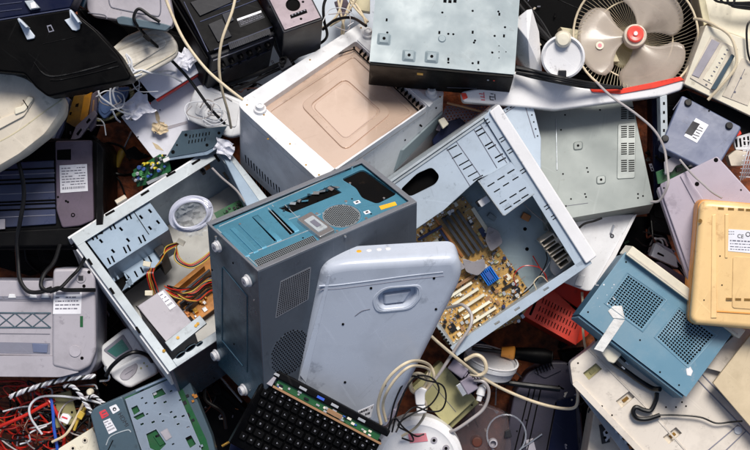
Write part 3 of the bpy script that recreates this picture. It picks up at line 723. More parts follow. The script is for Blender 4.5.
# ------------------------------------------------------------------ 5 open case with motherboard, right of centre
def case_right():
    F = fr((457, 356), (592, 263), (364, 199), (16, 22, 30))
    # x along lower edge to the right corner, y up-left
    t = thing('open_computer_case', 'open pale steel computer case right of centre holding a golden motherboard', 'computer case', F)
    U, V, D = F.U, F.V, 70
    w = 2.5
    def Q(pts, c=0): return [p[:2] for p in F.q(pts, c)]
    MB(F).box(w, w, -D, U-w, V-w, -D+2).build('floor_panel', 'floor_blue', t)
    B = MB(F); B.box(0, 0, -D, U, w, 0); B.box(0, w, -D, w, V, 0); B.box(0, V-w, -D, U, V, 0); B.build('side_wall', 'galv', t, .5)
    MB(F).box(U-w, w, -D, U, V-w, 0).build('front_wall', 'galv_grey', t, .5)
    # flanges: lower edge, right edge
    hs = [slotpoly(F, x, y, 5, -3.2, 2., 1) for x, y in ((497, 323), (517, 309), (546, 289))]
    MB(F).prism(Q([(457, 356), (592, 263), (586, 257), (450, 347)]), 0, 1.5, hs).build('lower_flange', 'sheet_blue', t, .4)
    fq = [(586, 263), (577, 268), (484, 118), (490, 109)]
    MB(F).prism(Q(fq), 0, 1.5).build('right_flange', 'sheet_blue', t, .4)
    for x, y in ((487, 121.5), (502, 139.5), (510, 151), (523, 171), (547, 207), (554, 217)):
        for d in (-1.6, 1.6):
            MB(F).prism(slotpoly(F, x+d*.55, y+d*.85, 4.2, -2.6, .8, 1.6), 1.4, 1.9).build('punched_slot', 'slot_dark', t)
    # bezel
    MB(F).prism(rnd(Q([(489, 112), (499, 104), (597, 256), (586, 264)], 4), 2), -D, 5).build('front_bezel', 'white_clean', t, 2, 3)
    # large drive shelf with hand hole
    hh = rnd(Q([(400, 190), (417, 173.5), (432, 167), (440, 176), (436, 184), (410, 197)]), 4)
    hs = []
    for x, y in ((452, 148), (457, 156), (464, 163), (468, 167), (473, 174), (478, 178)): hs.append(slotpoly(F, x, y, 10, -5.5, 1.2))
    for x, y in ((479, 130), (482, 134), (489, 144), (492, 147), (499, 156), (502, 160)): hs.append(slotpoly(F, x, y, 8, -4.5, 1.5))
    sh = MB(F).prism(Q([(372, 197), (484, 119), (513, 165), (478, 179), (444, 210), (406, 236), (388, 233)]), -3, -1.2, [hh]+hs).build('drive_shelf', 'sheet_blue', t)
    q = sp(sh, F)
    MB(F).prism(inset(hh, 1.25), -14, -13).build('hand_hole_shade', 'slot_dark', q)  # black plate below the hand hole, painted in place of its shade
    MB(F).prism(Q([(446, 146), (506, 134), (512, 168), (470, 184)], -12), -12.5, -12).build('shelf_shade_sheet', 'slot_dark', q)  # black sheet under the shelf slots, interior shade put into the colour
    for ln in ([(446, 147), (456, 141), (482, 178)], [(446, 147), (470, 186)], [(473, 128), (480, 124), (507, 163)], [(473, 128), (497, 168)]):
        MB(F).tube([F.l(x, y, -1) for x, y in ln], .35, 5, False).build('pressed_line', 'ink_grey', q)
    MB(F).tube([F.l(380, 193, -.6), F.l(484, 121, -.6)], 1.1, 6, False).build('shelf_lip', 'galv', q)
    # small drive cage
    cz = 2
    hs = []
    for i, (x, y) in enumerate([(491, 184.5), (501, 178), (511, 171.5), (497, 190.5), (506, 184.5), (515.5, 178.5), (503, 202), (513, 195.7), (522.5, 189.5), (508, 208), (517, 202), (525, 196.5)]):
        hs.append(slotpoly(F, x, y, (6 if 2 < i < 6 else 7), -(3.6 if 2 < i < 6 else 4.2), 1.3, cz))
    P4 = [(479, 180.5), (511, 162), (534, 193), (504, 215)]
    cg = MB(F).prism(Q(P4, cz), cz-1.5, cz, hs).build('drive_cage', 'sheet_blue', t)
    q2 = sp(cg, F)
    pp = F.q(P4, cz)
    for a, b in ((3, 0), (2, 3)):
        A, Bq = pp[a], pp[b]; d = (Bq-A).normalized(); n = Vector((-d.y, d.x, 0)); z = Vector((0, 0, 46))
        MB(F).add([A, Bq, Bq-z, A-z, A+n, Bq+n, Bq+n-z, A+n-z], [(0, 1, 2, 3), (7, 6, 5, 4), (0, 4, 5, 1), (3, 2, 6, 7), (1, 5, 6, 2), (0, 3, 7, 4)]).build('cage_side', 'galv', q2)
    MB(F).prism(inset(Q(P4, cz), .93), cz-7, cz-6).build('cage_shade_sheet', 'slot_dark', q2)  # black sheet painting the cage's inner shade behind the slots
    cn = F.l(486, 200, -20); MB(F).box(cn.x-8, cn.y-3, -24, cn.x+3, cn.y+4, -14).build('white_connector', 'white_clean', t, .8)
    cn = F.l(481, 202, -20); MB(F).box(cn.x-5, cn.y-3, -26, cn.x+1, cn.y+3, -18).build('dark_connector', 'chip', t, .8)
    # motherboard
    c = -D+8
    bd = [(463, 196), (476, 212), (534, 298), (520, 320), (462, 345), (447, 345), (401, 268), (408, 236)]
    mb = MB(F).prism(Q(bd, c), c-1.6, c).build('motherboard', 'pcb_gold', t)
    m = sp(mb, F); rr = random.Random(21)
    bx = lambda x, y, dx, dy, w_, h, mt, nm='component', bv=.3: MB(F).prism(slotpoly(F, x, y, dx, dy, w_, c+h), c, c+h).build(nm, mt, m, bv)
    for k in range(4): bx(461+k*4.9-5, 236-k*2.6+1, 27, 38, 3.1, 6, 'slot_grey', 'memory_slot')
    bx(449, 238, 27, 38, 2.2, 2, 'copper', 'capacitor_strip')
    bx(470.5, 228, 22, 33, 1.4, 2, 'tan_bar', 'capacitor_strip')
    # processor socket
    bx(436, 249, 9, 14, 15, 3, 'slot_white', 'processor_socket'); bx(430, 233, 24, -14, 2.6, 5, 'slot_navy', 'socket_arm'); bx(448, 242, 16, 24, 2.6, 5, 'slot_navy', 'socket_arm')
    for i, (x, y) in enumerate([(459, 291), (465.5, 297), (471.5, 303), (477, 310), (483, 316)]):
        bx(x, y, 26, -17, 2.7, 5, 'slot_white', 'expansion_slot')
    bx(462, 283, 26, -17, 3., 5, 'tan_bar', 'graphics_slot')
    hb = bx(489.5, 276, 9, 13, 13.5, 6, 'heat_blue', 'heat_sink', .4)
    for k in range(-3, 4): MB(F).prism(slotpoly(F, 489.5+k*1.7, 276-k*1.1, 8, 12, .8, c+10), c+6, c+10).build('fin', 'heat_blue', sp(hb, F))
    bx(489.5, 276, 5, 7, 5.5, 10.4, 'cap_blue', 'heat_sink_badge')
    bx(452.5, 328, 5, 7, 7.5, 1.5, 'chip', 'chip'); bx(489, 300, 4, 6, 6.5, 1.3, 'tan_bar', 'chip'); bx(508, 277, 4, 5, 5, 1.3, 'slot_white', 'chip'); bx(509, 286, 13, -8, 3, 3, 'chip', 'chip')
    p = F.l(516, 290, c); MB(F).cyl(p.x, p.y, 4.3, c, c+2.5, 20).build('battery', 'chip', m)
    bx(471, 223, 4, -2.6, 5, 1.5, 'chip', 'chip'); bx(481, 221, 17, 26, 4., 3, 'slot_white', 'drive_connector'); bx(483, 232, 5, 8, 6, 2, 'slot_navy', 'drive_connector')
    comps = []
    for k in range(2600):
        x, y = rr.uniform(404, 532), rr.uniform(198, 346)
        j = False; n = len(bd)
        for i in range(n):
            (x1, y1), (x2, y2) = bd[i], bd[(i+1) % n]
            if (y1 > y) != (y2 > y) and x < (x2-x1)*(y-y1)/(y2-y1)+x1: j = not j
        if not j: continue
        if abs((x-462)*.815+(y-238)*-.579) < 13 and abs((x-462)*.579+(y-238)*.815) < 25: continue
        if abs((x-471)*.815+(y-303)*-.579) < 16 and abs((x-471)*.579+(y-303)*.815) < 13 and rr.random() < .75: continue
        big = rr.random() < .16
        comps.append((rr.uniform(2, 4.6) if big else rr.uniform(.7, 2.), x, y))
    comps.sort(reverse=True); pal = ['tin', 'chip', 'slot_white', 'copper', 'chip', 'tan_bar', 'cream', 'ink_grey', 'olive', 'tin']
    rest = MB(F)
    for k, (sz, x, y) in enumerate(comps):
        m_ = rr.randrange(len(pal)); h = rr.uniform(.5, 1.4)+(sz*.5 if sz > 2 else 0); a = rr.choice(((.82, -.57), (.57, .82))); w_ = sz*rr.uniform(.4, 1)
        if k < 60:
            if rr.random() < .35: p = F.l(x, y, c); MB(F).cyl(p.x, p.y, sz*.42, c, c+h+2, 12).build('capacitor', rr.choice(['tin', 'chip', 'slot_navy']), m, .2)
            else: MB(F).prism(slotpoly(F, x, y, a[0]*sz, a[1]*sz, w_, c), c, c+h).build('component', pal[m_], m, .2)
        else:
            rest.cur = m_; rest.prism(slotpoly(F, x, y, a[0]*sz, a[1]*sz, w_, c), c, c+h)
            if rr.random() < .15: rest.cur = rr.randrange(len(pal)); rest.dots([(F.l(x+q*1.1, y-q*.75, c).x, F.l(x+q*1.1, y-q*.75, c).y) for q in range(6)], .35, c, 5, .9)
    ro = rest.build('small_components', pal, m); ro['kind'] = 'stuff'
    # ribbon leads folded over the board
    for pts in ([(488, 226), (499, 231), (503, 243), (491, 252), (485, 240)], [(462, 258), (474, 262), (484, 258), (486, 268), (478, 276), (466, 272)], [(447, 262), (458, 258), (466, 268), (452, 274)]):
        MB(F).prism(rnd(Q(pts, c+12), 3), c+10.5, c+12).build('ribbon_lead', 'ribbon', t, .4)
    # drive front frame (cream cage) near right corner
    g = F.sub(F.l(541, 244, -36), F.l(566, 268, -30)-F.l(549, 235, -36), F.l(545, 240, -30)-F.l(560, 232, -30))
    for k in range(4):
        a = F.l(548+k*5.6, 241+k*7.2, -20)
        B = MB(F); s = 3.4
        B.box(a.x-7, a.y-s, -56, a.x+9, a.y-s+1.2, -22); B.box(a.x-7, a.y+s-1.2, -56, a.x+9, a.y+s, -22); B.box(a.x+7.5, a.y-s, -56, a.x+9, a.y+s, -20); B.box(a.x-7, a.y-s, -56, a.x-5.8, a.y+s, -26)
        B.build('bay_frame', 'cream', t, .3)
    for x, y in ((561, 238), (573, 257)):
        a = F.l(x, y, -14); MB(F).box(a.x-6, a.y-2.4, -22, a.x+10, a.y+2.4, -14).build('bay_arm', 'cream', t, .5)
    a = F.l(568, 247, -20); MB(F).box(a.x-5, a.y-5, -52, a.x+5, a.y+5, -22).build('bay_dark', 'slot_dark', t)
    for x, y in ((525, 229), (527, 249), (554, 270)):
        a = F.l(x, y, -D+2); MB(F).cyl(a.x, a.y, 2, -D+1.9, -D+2.3, 8).build('floor_hole', 'slot_dark', t)
    a = F.l(525, 217, -D+6); MB(F).prism(slotpoly(F, 526, 217, 8, 4, 7, -D+8), -D+2, -D+9).build('beeper', 'copper', t, .8)
    MB(F).prism(slotpoly(F, 492, 217, 7, 5, 5, -D+8), -D+2, -D+9).build('bracket', 'galv_grey', t, .5)
    # upper vertical strip facing left wall: outer edge of left lower wall with slots
    for k in range(9):
        MB(F).prism(slotpoly(F, 440+k*2.1, 331+k*2.8, 1.6, 1.4, 1.8, 0), -.2, .5).build('edge_notch', 'slot_dark', t)
    return t, F
CR, FR_ = case_right()
for lb, mt, pts, r in (
    ('red lead looping from the motherboard towards the cream drive bays', 'cable_red', [(516, 286, -40), (514, 275, -30), (524, 266, -26), (540, 268, -28), (546, 278, -30), (548, 290, -34)], .55),
    ('black lead looping beside the drive bays of the right case', 'cable_black', [(520, 296, -40), (532, 286, -30), (542, 272, -26), (547, 260, -24), (546, 252, -28)], .6),
    ('white lead beside the drive bays of the right case', 'cable_white', [(524, 292, -40), (536, 280, -30), (545, 270, -26), (550, 262, -24)], .55),
    ('dark red lead crossing the floor of the right case', 'cable_red', [(533, 256, -40), (540, 268, -28), (546, 276, -26), (547, 290, -30), (540, 297, -30)], .6),
    ('grey lead hanging beside the small drive cage', 'cable_grey', [(524, 204, -20), (532, 212, -20), (544, 222, -22), (550, 233, -24)], .7),
    ('orange lead along the lower flange of the right case', 'cable_orange', [(534, 296, -20), (548, 286, -14), (560, 276, -12), (570, 272, -20)], .6),
    ('black lead along the lower flange of the right case', 'cable_black', [(526, 302, -22), (540, 290, -12), (556, 280, -8), (566, 271, -14)], .7),
    ('thin cream lead over the lower corner of the motherboard', 'cable_cream', [(528, 297, -30), (536, 290, -22), (534, 282, -20), (541, 276, -22), (548, 282, -24)], .5)):
    cable('lead', lb, mt, pts, r, n=6)
# ------------------------------------------------------------------ generic helper for the smaller items
def Qp(F, pts, c=0): return [p[:2] for p in F.q(pts, c)]
def slab(T, F, pts, c0, c1, name, m, bevel=.6, r=0, holes=(), seg=2, taper=1.):
    P = Qp(F, pts, c1)
    if r: P = rnd(P, r, 5)
    return MB(F).prism(P, c0, c1, holes, taper).build(name, m, T, bevel, seg)
def one(F, pts, c0, name, m, label, cat, bevel=.6, r=0, group=None):
    P = Qp(F, pts)
    if r: P = rnd(P, r, 5)
    return tag(MB(F).prism(P, c0, 0).build(name, m, None, bevel), label, cat, group)
def line(T, F, pts, c, r, m, name='groove', sm=False): return MB(F).tube([F.l(x, y, c) for x, y in pts], r, 6, sm).build(name, m, T)
def screws(T, F, pts, r=1, m='slot_dark', c=0, h=.3, name='screw_hole'):
    for x, y in pts: p = F.l(x, y, c); MB(F).cyl(p.x, p.y, r, c-.2, c+h, 10).build(name, m, T)

# ---- grey metal box, top
F = fr((370, 61), (514, 74), (373, -44), (45, 45, 12)); U, V = F.U, F.V
t = thing('metal_drive_box', 'flat grey metal box with punched holes and black front, top centre of the pile', 'metal box', F)
MB(F).box(0, 0, -52, U, V, -1.5).build('housing', 'galv_grey', t, .8)
hs = [(80, 60), (82, 98), (247, 38), (238, 98), (265, 102), (280, 103), (338, 97), (345, 122), (435, 82), (432, 108), (415, 35), (338, 33), (265, 178), (265, 188), (338, 190), (355, 188), (355, 210), (397, 158), (418, 43), (342, 128), (404, 108)]
HP = []
for x, y in hs:
    p = F.l(360+x/3, y/3, 0); HP.append(circ(p.x, p.y, 1.25, 7) if len(HP) % 3 else rect(p.x-1, p.y-1.7, p.x+1, p.y+1.7))
for x, y in ((255, 2), (285, 2), (270, 3)):
    p = F.l(360+x/3, y/3, 0); HP.append(rect(p.x-1.6, p.y-2.4, p.x+1.6, p.y+1))
MB(F).prism([(-.6, -.6), (U+.6, -.6), (U+.6, V+.6), (-.6, V+.6)], -1.4, 0, HP).build('top_cover', 'galv_grey', t)
MB(F).prism(inset(rect(0, 0, U, V), .98), -1.45, -1.3).build('inside_shade_sheet', 'slot_dark', t)  # black sheet under the punched cover, shade of the interior as colour
for x, y in ((147, 168), (215, 172), (72, 118)):
    p = F.l(360+x/3, y/3, 0); k = MB(F).prism(rnd([(p.x-7, p.y-6.5), (p.x+7, p.y-6.5), (p.x+7, p.y+6.5), (p.x-7, p.y+6.5)], 2), -.2, 2.2, taper=.6).build('raised_pad', 'galv_grey', t, .5)
    MB(F).cyl(p.x, p.y, 1.6, 2, 2.5, 10).build('pad_hole', 'slot_dark', sp(k, F))
p = F.l(442, 39, 0); MB(F).lathe(p.x, p.y, [(4, 0), (3, 1.2), (.01, 1.3)], 16).build('rivet', 'galv_grey', t)
for i in range(3):
    for j in range(3):
        p = F.l(499+(i-1)*7, 52+(j-1)*6, 0)
        if (i+j) % 2 or (i == j == 1): MB(F).cyl(p.x, p.y, .6, -.1, .2, 6).build('pin_hole', 'slot_dark', t)
B0 = F.sub((0, -.6, 0), (1, 0, 0), (0, 0, 1))
fp = MB(B0).box(0, -54, 0, U, -1.5, 3).build('front_panel', 'black_gloss', t, .8)
q = sp(fp, F)
for x, y, m in ((488, 80, 'label'), (494, 80.5, 'red')):
    p = B0.l(x, y, 3); MB(B0).cyl(p.x, p.y, 1., 2.8, 3.5, 8).build('indicator', m, q)
MB(B0).prism(slotpoly(B0, 462, 88, 30, 1, .5, 3), 3, 3.3).build('tray_line', 'ink_grey', q)
MB(B0).prism(slotpoly(B0, 420, 74, 6, .5, 5, 3), 3, 3.3).build('sticker', 'btn_yellow', q)

# ---- metal drive case, right
F = fr((560, 220), (654, 204), (551, 106), (-6, -6, -34)); U, V = F.U, F.V
t = thing('metal_drive_case', 'grey metal disc drive case with louvred vent plate lying right of the white case edge', 'metal case', F)
MB(F).box(-14, 0, -40, U, V, -1).build('housing', 'case_drive', t, 1)
P = rnd([(-14, 0), (U, 0), (U, V), (-14, V)], 2)
MB(F).prism(P, -1, 0).build('top_cover', 'case_drive', t, .4)
pl = slab(t, F, [(618, 124), (636, 122), (635, 178), (617, 179)], -.1, 1, 'vent_plate', 'case_drive', .5, 2)
q = sp(pl, F)
for cy in (113, 132, 149, 166):
    for k in range(6):
        for u_ in (624, 631.5): MB(F).prism(slotpoly(F, u_, cy-5.5+k*2.1, 5.8, -.3, 1.1, 1), 0 if cy < 120 else .9, 1.2 if cy > 120 else .3).build('louvre', 'slot_dark', q if cy > 120 else t)
for x, y in ((578, 146), (601, 180)):
    P = rnd(Qp(F, [(x-5, y-4), (x+5, y-5), (x+5, y+4), (x-5, y+5)]), 3); k = MB(F).prism(P, -.1, 1.4, taper=.8).build('raised_pad', 'case_drive', t, .4)
    p = F.l(x, y); MB(F).cyl(p.x, p.y, 1.3, 1.3, 1.8, 8).build('pad_hole', 'slot_dark', sp(k, F))
screws(t, F, [(565, 115), (561, 130), (563, 174), (587, 168), (588, 172), (585, 194), (586, 197), (638, 194), (643, 196), (638, 198), (566, 206), (645, 100), (652, 130), (600, 110), (571, 199), (648, 158)], .9)
line(t, F, [(566, 206), (588, 203)], .1, .3, 'ink_grey', 'scratch')
line(t, F, [(556, 119), (557, 170)], .3, .7, 'galv', 'pressed_line')

# ---- blue metal box
F = fr((580, 314), (686, 396), (627, 254), (62, 60, 52)); U, V = F.U, F.V
t = thing('blue_metal_box', 'bright blue metal box with two square mesh vents and white tape on its top', 'metal box', F)
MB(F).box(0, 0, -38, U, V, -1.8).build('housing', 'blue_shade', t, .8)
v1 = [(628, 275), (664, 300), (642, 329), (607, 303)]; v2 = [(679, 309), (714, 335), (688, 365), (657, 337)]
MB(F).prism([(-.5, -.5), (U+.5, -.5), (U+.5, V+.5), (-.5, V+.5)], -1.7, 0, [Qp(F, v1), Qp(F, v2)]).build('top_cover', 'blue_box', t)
MB(F).box(4, 4, -1.85, U-4, V-4, -1.72).build('inside_shade_sheet', 'slot_dark', t)  # black sheet below the vents, painted for the shade inside the box
for v in (v1, v2):
    q = F.q(v); B = MB(F); n = 14
    for i in range(n+1):
        for a, b, c, d in ((0, 1, 3, 2), (0, 3, 1, 2)):
            A = q[a].lerp(q[b], i/n); E = q[c].lerp(q[d], i/n); dd = (E-A).normalized(); nn = Vector((-dd.y, dd.x, 0))*.42
            B.prism([(A-nn)[:2], (E-nn)[:2], (E+nn)[:2], (A+nn)[:2]], -1.2, -.35+(.05 if a == 0 and b == 1 else 0))
    B.build('vent_mesh', 'blue_box', t)
    MB(F).prism(inset(Qp(F, v), 1.12), -.1, .6, [inset(Qp(F, v), 1.06)]).build('vent_border', 'blue_box', t, .2)
MB(F).box(1, -3.2, -38, U-1, -.6, -3.5).build('lower_seam', 'blue_box', t, .6)
screws(t, F, [(588, 312), (626, 262), (679, 385), (700, 350), (640, 340), (660, 372)], .9)
rn = random.Random(4)
for k in range(16):
    x, y = 592+rn.uniform(0, 25), 282+rn.uniform(0, 30)
    p = F.l(x, y); MB(F).cyl(p.x, p.y, rn.uniform(.3, .9), -.1, .15, 5).build('paint_chip', 'white_clean', t)
slab(t, F, [(686, 369), (690, 366), (693, 371), (691, 376), (687, 375)], -.1, .3, 'paint_chip', 'white_clean', 0)
g = Fr(F.M @ Matrix.Translation((0, 0, .6)))
one(g, [(608, 311), (613, 306), (622, 305.6), (625, 319), (613, 318)], -.5, 'tape_strip', 'white_tape', 'ragged piece of white tape stuck across the blue metal box', 'tape', .2)['kind2'] = 1
one(g, [(614, 318.5), (625, 320), (603, 352), (594, 349)], -.45, 'tape_strip', 'white_tape', 'long white tape strip hanging over the lower left edge of the blue box', 'tape', .2)
F2 = fr((631, 250), (739, 330), (627, 255), (58, 56, 58))
B = fr((626, 256), (735, 337), (633, 249), (58, 56, 58))
t = thing('white_strip', 'long off-white plastic strip standing along the upper edge of the blue box', 'plastic strip', B)
MB(B).box(-1, 1, -40, B.U+4, 11.5, 1.6).build('strip_body', 'cream_clean', t, .9); MB(B).box(0, 3, 1.5, B.U, 4.2, 2).build('edge_line', 'cream', t)

# ---- plug with black pins by the blue box
F = flat(612, 353, 45, -38, 10, 0)
t = thing('mains_plug', 'cream plug with black pins lying at the blue box corner under the tape', 'plug', F)
MB(F).prism(rnd([(-12, -5), (2, -9), (8, -7), (8, 6), (-10, 5)], 2), -8, 2).build('plug_body', 'cream_clean', t, 1.5, 3)
for k in (-4, 2): MB(F).tube([(7, k, -3), (16, k-1, -3)], 1.3, 8, False).build('pin', 'cable_black', t); MB(F).tube([(15.5, k-1, -3), (20, k-1.2, -3)], .8, 8, False).build('pin_tip', 'silver', t)
cable('cable', 'black cable from the plug along the lower edge of the blue box', 'cable_black', [(594, 330, 20), (600, 345, 24), (612, 361, 30), (626, 371, 34), (640, 381, 34), (652, 388, 32), (660, 389, 40)], 2.6)
cable('cable', 'thick bent black cable end lying on the scanner frame below the blue box', 'cable_black', [(657, 393, 34), (656, 400, 32), (651, 410, 32), (644, 410, 32), (636, 407, 32), (633, 412, 32), (637, 418, 32), (647, 419, 32), (660, 415, 32)], 2.3)
cable('cable', 'thin black wire running over the scanner frame to the beige board', 'cable_black', [(659, 415, 32), (676, 415, 32), (700, 417, 32), (716, 423, 32), (730, 422, 33), (742, 421, 45)], .9)

# ---- scanner frame
F = fr((640, 452), (760, 500), (572, 381), (26, 26, 26)); F = Fr(Matrix.Translation((0, 0, 26)))
t = thing('scanner_frame', 'large pale grey plastic scanner frame with small recessed wells under the blue box', 'scanner frame', F)
out = [(570, 363), (590, 348), (608, 330), (700, 322), (762, 322), (762, 470), (655, 470), (612, 425), (573, 385)]
wells = []
for x, y in ((592, 372), (625, 400), (672, 436)):
    wells.append([(x-9, y+1), (x+4, y-9), (x+10, y-3), (x-3, y+8)])
slab(t, F, out, -24, -5, 'frame_body', 'grey_pr', 1, 3)
slab(t, F, out, -5, 0, 'frame_top', 'scan_white', 1.2, 3, [Qp(F, w_) for w_ in wells])
for w_ in wells:
    k = slab(t, F, w_, -5, -4.4, 'well_floor', 'olive' if w_ is wells[0] else 'cream', 0)
    slab(sp(k, F), F, inset(w_, .4), -4.4, -3.4, 'well_clip', 'brown_plate' if w_ is not wells[0] else 'olive_side', .3)
slab(t, F, [(572, 384), (577, 380), (662, 470), (654, 470)], 0, 2.5, 'lower_rim', 'scan_white', 1.2, 2)
slab(t, F, [(588, 350), (650, 412), (702, 470), (704, 470), (652, 411), (590, 349)], 0, .7, 'step_edge', 'scan_white', .2)
for a in (0, 7): line(t, F, [(700-a, 372+a*.4), (765-a, 440+a*.4)], .1, .7, 'grey_dark')
line(t, F, [(706, 452), (738, 425), (746, 431), (724, 452)], .3, .6, 'grey_dark')
screws(t, F, [(578, 363), (666, 407), (676, 407), (682, 402), (686, 406), (735, 430), (738, 433), (602, 406), (612, 415)], .9)
p = F.l(738, 430, 0); MB(F).cyl(p.x, p.y, 4, 0, 1.5, 16).build('latch', 'white', t, .4)
F = Fr(Matrix.Translation((0, 0, -2)))
t = thing('printer_rail', 'dark red-brown carriage rail showing below the scanner frame edge', 'rail', F)
slab(t, F, [(584, 395), (590, 392), (650, 458), (640, 470)], -12, 0, 'rail_bar', 'cable_brown', 1)
slab(t, F, [(580, 394), (585, 392), (640, 460), (630, 462)], -4, 3, 'rail_edge', 'galv', .6)
rn = random.Random(8)
for k in range(10): x = 588+k*4.5; slab(t, F, [(x, 396+k*5.5), (x+3, 395+k*5.5), (x+4, 399+k*5.5), (x+1, 400+k*5.5)], 0, 3+rn.random()*2, 'rail_clip', rn.choice(['tin', 'white', 'copper']), .3)
# ---- beige board at right
F = Fr(Matrix.Translation((0, 0, 48)))
one(F, [(713, 383), (752, 333), (800, 333), (800, 470), (762, 440)], -5, 'beige_board', 'card', 'plain beige board lying over the scanner frame at the right edge', 'board', .5)
# ---- outlet box
F = flat(612, 436, -30, -12)
t = thing('outlet_box', 'dirty cream plastic box with a small black double socket below the scanner frame', 'socket box', F)
slab(t, F, [(594, 411), (604, 408), (614, 430), (640, 455), (640, 470), (584, 470)], -50, 0, 'housing', 'cream', 2, 3)
s = slab(t, F, [(599, 425), (607, 423), (610, 442), (602, 444)], 0, 2, 'socket', 'chip', .4)
slab(t, F, [(603, 432), (609, 426), (613, 434), (606, 442)], 1, 3, 'socket_cover', 'white', .4)
for x, y in ((606.5, 432.5), (605, 437.5)): p = F.l(x, y, 3); MB(F).cyl(p.x, p.y, 1.5, 2.9, 3.4, 12).build('socket_hole', 'slot_dark', sp(s, F))
slab(t, F, [(608, 412), (620, 414), (632, 440), (622, 436)], -2, 4, 'raised_rib', 'cream', 1)

# ---- yellow device
F = fr((689, 325), (771, 332), (698, 199), (78, 82, 82)); U, V = F.U, F.V
t = thing('yellow_device', 'yellow-orange plastic device lying face down with vent slots and white label, right edge', 'plastic device', F)
P = rnd([(0, 0), (U, 0), (U, V), (0, V)], 9, 6)
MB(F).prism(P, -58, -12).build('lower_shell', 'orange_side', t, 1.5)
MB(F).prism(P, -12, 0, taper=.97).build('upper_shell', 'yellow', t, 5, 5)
for x, y in ((721, 208.5), (731, 209), (741, 209.5), (749, 210)):
    MB(F).prism(slotpoly(F, x, y, 6, .3, 2.2), -.2, .4).build('vent_slot', 'brown_plate', t)
slab(t, F, [(733, 256), (760, 258), (760, 310), (732, 308)], -.2, .9, 'raised_panel', 'yellow', .8, 3)
slab(t, F, [(712, 215), (716, 214), (717, 318), (711, 318)], -.2, 1.1, 'ridge', 'yellow', 1)
slab(t, F, [(725, 214), (729, 214), (728, 258), (725, 258)], -.2, 1.1, 'ridge', 'yellow', 1)
screws(t, F, [(700, 221)], 2.2, 'brown_plate'); screws(t, F, [(720, 256), (704, 300), (722, 285)], .7)
L_ = slab(t, F, [(727, 229), (760, 231), (760, 254), (728, 251)], -.1, .4, 'label', 'label', 0)
q = sp(L_, F)
text(F, 'CE', 737, 237.5, 5, .3, -3, 'ink', q)
MB(F).tube([(F.l(748, 234.3, .5)+Vector((2*cos(a*pi/6), 2*sin(a*pi/6), 0))) for a in range(13)], .35, 5, False).build('print', 'ink', q)
B = MB(F); rn = random.Random(1)
for y in (231.5, 234):
    x = 729
    while x < 735: B.prism(slotpoly(F, x, y, 1.5, .1, .6), .3, .6); x += 2.2
for y in (240.5, 243.5, 246.5, 249):
    x = 730
    while x < 757:
        w_ = rn.uniform(1, 4); B.prism(slotpoly(F, x+w_/2, y+(x-730)*.05, w_, w_*.05, 1.1 if y < 243 else .7), .3, .6); x += w_+1
B.build('print', 'ink_grey', q)

for x in (729, 738, 747): MB(F).prism(slotpoly(F, x, 299+(x-729)*.03, 6, .2, 2.4), -.2, 1.3).build('vent_slot', 'brown_plate', t)
line(t, F, [(712, 311), (760, 314)], .2, .9, 'orange_side', 'moulded_edge')
# ---- lilac metal casing
F = fr((698, 292), (778, 235), (659, 184), (50, 55, 35)); U, V = F.U, F.V
t = thing('lilac_casing', 'lilac-grey metal computer casing with a pressed ridge tucked under the yellow device', 'metal casing', F)
slab(t, F, [(698, 296), (780, 262), (762, 205), (717, 156), (660, 184), (664, 200)], -26, 0, 'cover_body', 'lilac', 1, 2)
slab(t, F, [(680, 176), (686, 173), (738, 250), (726, 262)], 0, 1.6, 'pressed_ridge', 'lilac', 1.2)
screws(t, F, [(716, 160), (697, 184)], 2.2); screws(t, F, [(664, 188), (741, 190)], .9)
slab(t, F, [(657, 188), (661, 186), (700, 292), (694, 298)], -30, -3, 'side_fold', 'lilac_dark', .8)

# ---- purple modem
F = fr((660, 147), (716, 176), (682, 96), (20, 26, 12)); U, V = F.U, F.V
t = thing('purple_modem', 'slate purple box lying upside down with black round feet and barcode label', 'electronics box', F)
P = rnd(Qp(F, [(660, 147), (714, 174), (742, 127), (682, 95)]), 3)
MB(F).prism(P, -18, 0).build('housing', 'purple', t, 1.6, 3)
for x, y in ((688, 103), (729, 126), (665, 139)):
    p = F.l(x, y); MB(F).cyl(p.x, p.y, 3.9, -.1, 3.5, 20, 3.3).build('foot', 'rubber', t, .6)
lb_ = slab(t, F, [(696, 118), (708.6, 125), (697, 143), (684, 136)], -.1, .4, 'label', 'label', 0)
q = sp(lb_, F)
slab(q, F, [(693, 121), (700, 124), (692, 136), (685, 133)], .3, .7, 'print_block', 'ink', 0)
for k in range(5): MB(F).prism(slotpoly(F, 701-k*1.6, 128+k*2.5, 4+k % 2*2, 2.2, .7), .3, .7).build('print', 'ink', q)
line(t, F, [(673, 110), (680, 100)], .2, .4, 'ink_grey')
screws(t, F, [(670, 117), (709, 111)], .9)

